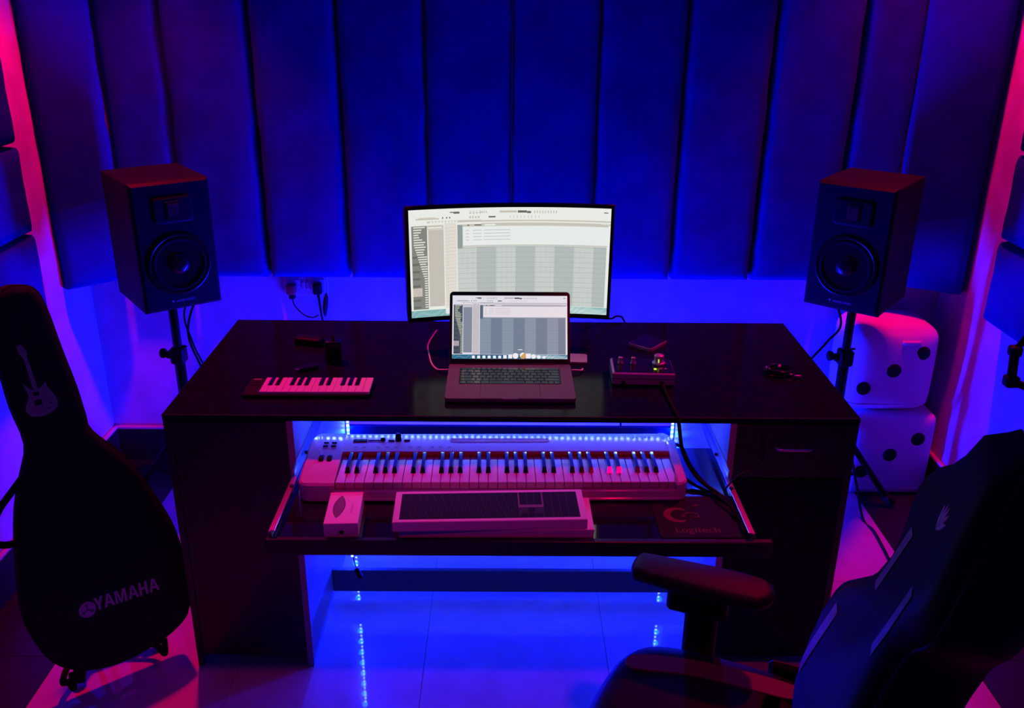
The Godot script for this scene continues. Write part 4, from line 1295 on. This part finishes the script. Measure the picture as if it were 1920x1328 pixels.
# ------------------------------------------------------------------ small things
func build_small_things() -> void:
	# mouse mat with its print
	var mm := thing("mouse_mat", "dark mouse mat with a printed crescent emblem and lettering", "mouse mat", Vector3(0.455, TRAY_Y, 0.218), deg_to_rad(1.0))
	obj("mat", puff(round_rect(0.22, 0.185, 0.012), [Vector2(0, 0), Vector2(0, 0.0022), Vector2(0.0008, 0.003)], false, Transform3D(Basis(Vector3.RIGHT, Vector3(0, 0, -1), Vector3(0, 1, 0)), Vector3.ZERO)), M.black_soft, mm)
	var flat := Basis(Vector3.RIGHT, -PI / 2)
	var lt := obj("lettering", words("Logitech", 0.021, 0.0005), M.mat_print, mm, Vector3(-0.018, 0.0031, 0.062))
	lt.basis = flat
	var cr := PackedVector2Array()
	for k in 17:
		var a := deg_to_rad(50.0 + k * 15.5)
		cr.append(Vector2(cos(a), sin(a)) * 0.033)
	for k in 17:
		var a := deg_to_rad(298.0 - k * 15.5)
		cr.append(Vector2(cos(a), sin(a)) * Vector2(0.024, 0.028).x + Vector2(0.008, 0.0))
	var e := obj("crescent_print", puff(cr, [Vector2(0, 0), Vector2(0.0, 0.0006)], false, Transform3D(flat, Vector3(-0.055, 0.0029, -0.005))), M.mat_print, mm)
	obj("swirl_print", tube(curve([Vector3(-0.045, 0.0032, 0.006), Vector3(-0.03, 0.0032, -0.012), Vector3(-0.01, 0.0032, -0.01), Vector3(-0.004, 0.0032, 0.004), Vector3(-0.018, 0.0032, 0.008)], 4), 0.0022, 5), M.mat_print, e)
	obj("spark_print", tube([Vector3(-0.012, 0.0032, -0.04), Vector3(0.006, 0.0032, -0.052)], 0.0035, 5, 0.0012), M.mat_print, e)
	# portable drive
	var hd := thing("portable_drive", "flat square dark portable drive lying askew behind the audio interface", "hard drive", Vector3(0.421, DESK_Y, -0.511), deg_to_rad(50.0))
	obj("case", puff(round_rect(0.098, 0.082, 0.008), [Vector2(0.001, 0), Vector2(0, 0.001), Vector2(0, 0.0105), Vector2(0.001, 0.0115)], false, Transform3D(Basis(Vector3.RIGHT, Vector3(0, 0, -1), Vector3(0, 1, 0)), Vector3.ZERO)), M.alu, hd)
	obj("top_cover", puff(round_rect(0.094, 0.078, 0.007), [Vector2(0, 0.0112), Vector2(0.0006, 0.0125)], false, Transform3D(Basis(Vector3.RIGHT, Vector3(0, 0, -1), Vector3(0, 1, 0)), Vector3.ZERO)), M.black_gloss, hd)
	# phone half hidden by the laptop
	var ph := thing("phone", "silver phone lying on the desk half behind the laptop", "phone", Vector3(0.165, DESK_Y, -0.388), deg_to_rad(-4.0))
	obj("body", puff(round_rect(0.118, 0.066, 0.009), [Vector2(0.001, 0), Vector2(0, 0.002), Vector2(0, 0.006), Vector2(0.001, 0.007)], false, Transform3D(Basis(Vector3.RIGHT, Vector3(0, 0, -1), Vector3(0, 1, 0)), Vector3.ZERO)), M.alu, ph)
	obj("camera_bump", lathe([Vector2(0.007, 0), Vector2(0.007, 0.0012), Vector2(0.005, 0.0015), Vector2(0, 0.001)], 16), M.black_gloss, ph, Vector3(-0.045, 0.007, -0.02))
	# power brick and small pouch on the other half of the desk
	var pb := thing("power_brick", "black power brick standing on the desk behind the mini keyboard", "power adapter", Vector3(-0.52, DESK_Y, -0.36))
	obj("body", round_cube(Vector3(0.022, 0.034, 0.016), 0.006, 0.0, 8), M.black_gloss, pb, Vector3(0, 0.034, 0))
	obj("cord_boot", tube([Vector3(0, 0.065, 0), Vector3(0, 0.082, 0)], 0.004, 8), M.rubber, pb)
	var ob := thing("card_reader", "small black card reader lying behind the mini keyboard", "card reader", Vector3(-0.583, DESK_Y, -0.30), deg_to_rad(28.0))
	obj("body", round_cube(Vector3(0.028, 0.006, 0.012), 0.004, 0.0, 8), M.black_gloss, ob, Vector3(0, 0.006, 0))
	obj("plug", box(Vector3(0.012, 0.0045, 0.008), 0.0006), M.steel, ob, Vector3(-0.033, 0.006, 0))
	var gl := thing("spectacles_case", "slim black case lying at the back of the desk near the power brick", "case", Vector3(-0.62, DESK_Y, -0.50), deg_to_rad(-15.0))
	obj("body", round_cube(Vector3(0.045, 0.012, 0.02), 0.009, 0.0, 8), M.black, gl, Vector3(0, 0.012, 0))
	obj("seam", box(Vector3(0.091, 0.0012, 0.041), 0.0004), M.rubber, gl, Vector3(0, 0.012, 0))
	# a coiled lead with metal plugs near the corner of the desk
	var cl := thing("coiled_lead", "small coil of black lead with metal plugs near the desk corner", "cable", Vector3(0.765, DESK_Y, -0.29))
	var loop := []
	for k in 40:
		var a := TAU * k / 13.0
		loop.append(Vector3(cos(a) * (0.035 + 0.006 * sin(k * 0.7)), 0.005 + 0.0045 * k / 13.0, sin(a) * (0.024 + 0.004 * cos(k * 0.9))))
	obj("lead", tube(curve(loop, 3), 0.0034, 6), M.black_gloss, cl)
	for q in [[Vector3(0.025, 0.007, 0.02), 0.4], [Vector3(0.045, 0.007, 0.034), -0.1], [Vector3(-0.03, 0.014, -0.005), 1.2], [Vector3(0.005, 0.018, -0.012), 1.9]]:
		var d := Vector3(cos(q[1]), 0, sin(q[1]))
		obj("plug", tube([q[0] - d * 0.009, q[0] + d * 0.009], 0.0042, 10), M.alu, cl)

func cable(called: String, label: String, pts: Array, r: float, m: Material, group := "") -> MeshInstance3D:
	var o := obj(called, tube(curve(pts, 7), r, 8), m)
	tag(o, label, "cable", group)
	return o

func build_cables() -> void:
	var y := DESK_Y
	cable("headphone_cable", "thin white cable curving from the monitor to the side of the laptop", [Vector3(-0.238, y + 0.003, -0.62), Vector3(-0.25, y + 0.003, -0.55), Vector3(-0.255, y + 0.003, -0.48), Vector3(-0.244, y + 0.003, -0.40), Vector3(-0.232, y + 0.003, -0.34), Vector3(-0.215, y + 0.004, -0.30), Vector3(-0.198, y + 0.008, -0.285), Vector3(-0.181, y + 0.0095, -0.282)], 0.0024, M.white_cable)
	cable("laptop_lead", "short white lead plugged into the laptop side next to the phone", [Vector3(0.171, y + 0.0095, -0.285), Vector3(0.19, y + 0.009, -0.285), Vector3(0.2, y + 0.006, -0.292), Vector3(0.205, y + 0.003, -0.31)], 0.0028, M.white_cable)
	cable("interface_cable", "thick black cable drooping from the audio interface over the desk front to the tray", [Vector3(0.416, y + 0.012, -0.192), Vector3(0.418, y + 0.006, -0.15), Vector3(0.421, y + 0.0055, -0.07), Vector3(0.425, y + 0.004, -0.012), Vector3(0.428, y - 0.012, 0.014), Vector3(0.438, 0.735, 0.024), Vector3(0.452, 0.70, 0.05), Vector3(0.478, 0.672, 0.085), Vector3(0.517, 0.658, 0.13), Vector3(0.545, 0.6535, 0.18), Vector3(0.535, 0.6535, 0.23)], 0.0052, M.rubber)
	cable("keyboard_cable", "black cable leaving the back of the white music keyboard along the tray", [Vector3(0.40, 0.668, -0.1), Vector3(0.43, 0.67, -0.11), Vector3(0.455, 0.69, -0.06), Vector3(0.463, 0.684, 0.03), Vector3(0.49, 0.662, 0.08), Vector3(0.525, 0.6505, 0.135), Vector3(0.538, 0.6502, 0.165)], 0.0048, M.rubber)
	cable("sustain_cable", "black cable loop lying on the tray beside the white music keyboard", [Vector3(0.443, 0.668, 0.07), Vector3(0.463, 0.655, 0.075), Vector3(0.49, 0.6505, 0.10), Vector3(0.515, 0.6605, 0.15), Vector3(0.535, 0.6605, 0.20), Vector3(0.545, 0.6545, 0.25), Vector3(0.542, 0.6545, 0.295)], 0.0046, M.rubber)
	cable("thin_lead", "thin grey lead hanging in front of the drawer down to the tray", [Vector3(0.648, 0.765, 0.003), Vector3(0.655, 0.735, 0.007), Vector3(0.655, 0.70, 0.012), Vector3(0.643, 0.69, 0.03), Vector3(0.61, 0.693, 0.07), Vector3(0.57, 0.693, 0.10), Vector3(0.53, 0.668, 0.13)], 0.0022, M.vinyl)
	cable("monitor_cable", "black cable arching behind the monitor over the back edge of the desk", [Vector3(0.20, 0.93, -0.60), Vector3(0.27, 0.86, -0.66), Vector3(0.325, 0.818, -0.72), Vector3(0.35, 0.822, -0.735), Vector3(0.372, 0.81, -0.74), Vector3(0.384, 0.75, -0.745), Vector3(0.385, 0.5, -0.75), Vector3(0.39, 0.2, -0.76), Vector3(0.4, 0.005, -0.8)], 0.0035, M.rubber)
	cable("speaker_cable", "black cable hanging from the speaker beside the guitar bag to the floor", [Vector3(-1.13, 0.95, -1.07), Vector3(-1.12, 0.83, -1.1), Vector3(-1.15, 0.74, -1.0), Vector3(-1.155, 0.66, -0.95), Vector3(-1.12, 0.56, -0.93), Vector3(-1.07, 0.45, -0.92), Vector3(-1.02, 0.3, -0.92), Vector3(-0.97, 0.1, -0.93), Vector3(-0.93, 0.006, -0.95)], 0.0042, M.rubber)
	cable("speaker_lead", "second black cable hanging from the speaker beside the guitar bag", [Vector3(-1.15, 0.95, -1.09), Vector3(-1.14, 0.85, -1.12), Vector3(-1.165, 0.75, -0.97), Vector3(-1.14, 0.65, -0.935), Vector3(-1.105, 0.56, -0.925), Vector3(-1.05, 0.43, -0.93), Vector3(-0.99, 0.2, -0.94), Vector3(-0.95, 0.006, -0.97)], 0.0034, M.rubber)
	cable("speaker_cable", "black cable slanting from the speaker before the dice stools behind the desk", [Vector3(1.15, 0.95, -1.09), Vector3(1.18, 0.83, -1.12), Vector3(1.185, 0.725, -0.96), Vector3(1.14, 0.66, -0.94), Vector3(1.09, 0.60, -0.93), Vector3(1.03, 0.52, -0.92), Vector3(0.97, 0.3, -0.90), Vector3(0.95, 0.006, -0.9)], 0.0042, M.rubber)
	cable("floor_cable", "black cable running over the pale floor tiles beside the drawer pedestal", [Vector3(1.19, 0.4, -0.96), Vector3(1.26, 0.28, -0.93), Vector3(1.30, 0.12, -0.88), Vector3(1.315, 0.006, -0.80), Vector3(1.325, 0.0055, -0.72), Vector3(1.318, 0.0055, -0.6), Vector3(1.305, 0.0055, -0.45), Vector3(1.30, 0.0055, -0.2)], 0.005, M.rubber)
	# remote eye of the LED tape dangling under the tray
	var d := thing("led_remote_eye", "small black receiver dangling on a wire below the tray", "cable", Vector3(-0.433, 0.61, 0.0))
	obj("wire", tube(curve([Vector3(0, 0.02, -0.02), Vector3(0.002, -0.1, -0.005), Vector3(0.0, -0.2, 0.0), Vector3(0.002, -0.245, 0.0), Vector3(0.009, -0.275, 0.0)], 5), 0.0015, 6), M.rubber, d)
	obj("receiver", round_cube(Vector3(0.007, 0.017, 0.005), 0.004, 0.0, 6), M.black, d, Vector3(0.013, -0.288, 0.0)).rotation.z = 0.4
	obj("led", box(Vector3(0.005, 0.005, 0.003), 0.001), M.led, d, Vector3(-0.001, -0.228, 0.004))

func build_wall_socket() -> void:
	var t := thing("wall_socket", "white switched socket plate on the wall above the desk edge", "socket", Vector3(-0.785, 0.758, ZB))
	obj("plate", box(Vector3(0.17, 0.076, 0.012), 0.003), M.white_plastic, t, Vector3(0, 0, 0.006))
	for x in [-0.045, 0.05]:
		obj("socket_insert", box(Vector3(0.045, 0.055, 0.004), 0.002), M.white_plastic, t, Vector3(x, 0, 0.0135))
	for x in [-0.012, 0.006, 0.022]:
		obj("switch", box(Vector3(0.012, 0.03, 0.006), 0.002), M.white_plastic, t, Vector3(x, 0.002, 0.014))
	obj("neon_lamp", box(Vector3(0.005, 0.005, 0.003), 0.001), M.red_plastic, t, Vector3(0.006, 0.024, 0.0145))
	var a := thing("mains_plug", "small red and grey mains plug in the wall socket", "plug", Vector3(-0.838, 0.752, ZB + 0.0155), 0.0)
	obj("body", round_cube(Vector3(0.018, 0.02, 0.018), 0.006, 0, 6), M.red_plastic, a, Vector3(0, 0.0, 0.018))
	obj("lower_body", round_cube(Vector3(0.012, 0.012, 0.012), 0.005, 0, 6), M.black, a, Vector3(0.002, -0.026, 0.018))
	var b := thing("mains_plug", "large black mains plug in the wall socket", "plug", Vector3(-0.738, 0.755, ZB + 0.0155))
	obj("body", round_cube(Vector3(0.016, 0.022, 0.018), 0.007, 0, 6), M.black, b, Vector3(0, 0.0, 0.018))
	obj("boot", tube([Vector3(0, -0.018, 0.018), Vector3(0.003, -0.045, 0.018)], 0.007, 10, 0.004), M.black, b)
	cable("plug_cord", "thin dark cord looping from the red plug to the thicker cord", [Vector3(-0.836, 0.715, ZB + 0.034), Vector3(-0.832, 0.69, ZB + 0.034), Vector3(-0.81, 0.66, ZB + 0.034), Vector3(-0.785, 0.642, ZB + 0.034), Vector3(-0.76, 0.638, ZB + 0.034), Vector3(-0.742, 0.648, ZB + 0.034)], 0.0028, M.rubber)
	cable("power_cable", "black mains cord hanging down the wall from the black plug", [Vector3(-0.735, 0.712, ZB + 0.034), Vector3(-0.731, 0.66, ZB + 0.034), Vector3(-0.726, 0.6, ZB + 0.034), Vector3(-0.72, 0.4, ZB + 0.034), Vector3(-0.72, 0.17, ZB + 0.034), Vector3(-0.70, 0.006, ZB + 0.06)], 0.0042, M.rubber)
	var tie := obj("cord_bundle", puff(smooth_loop(PackedVector2Array([Vector2(0.0, -0.045), Vector2(0.010, -0.01), Vector2(0.014, 0.03), Vector2(0.006, 0.05), Vector2(-0.004, 0.02), Vector2(-0.008, -0.02)]), 4), [Vector2(0.003, -0.012), Vector2(0.0, -0.006), Vector2(0.0, 0.006), Vector2(0.003, 0.012)], true), M.vinyl, null, Vector3(-0.712, 0.69, ZB + 0.045))
	tag(tie, "small grey bundle of cord tied beside the black mains cord", "cable")

func build_boom_arm() -> void:
	var t := thing("boom_arm", "black jointed microphone arm fixed to the wall beside the gaming chair", "microphone arm")
	var j1 := Vector3(1.378, 0.918, -0.2)
	var j2 := Vector3(1.386, 0.828, -0.2)
	obj("wall_plate", box(Vector3(0.012, 0.10, 0.07), 0.003), M.black, t, Vector3(XR - 0.006, 0.76, -0.2))
	obj("upper_arm", tube([j1, j1 + Vector3(0.05, 0.09, 0.0), j1 + Vector3(0.12, 0.30, 0.02)], 0.009, 10), M.black, t)
	obj("joint_rod", tube([j1, j2], 0.0125, 12), M.black, t)
	obj("knuckle", round_cube(Vector3(0.016, 0.015, 0.016), 0.008, 0.0, 8), M.black, t, j1)
	obj("knuckle", round_cube(Vector3(0.019, 0.017, 0.018), 0.009, 0.0, 8), M.black, t, j2)
	obj("lower_arm", tube([j2, Vector3(1.47, 0.795, -0.2), Vector3(XR - 0.006, 0.76, -0.2)], 0.011, 10), M.black, t)
	obj("microphone", lathe([Vector2(0, 0), Vector2(0.02, 0), Vector2(0.024, 0.03), Vector2(0.024, 0.11), Vector2(0.018, 0.135), Vector2(0, 0.14)], 20, true), M.black, t, j1 + Vector3(0.12, 0.29, 0.02))
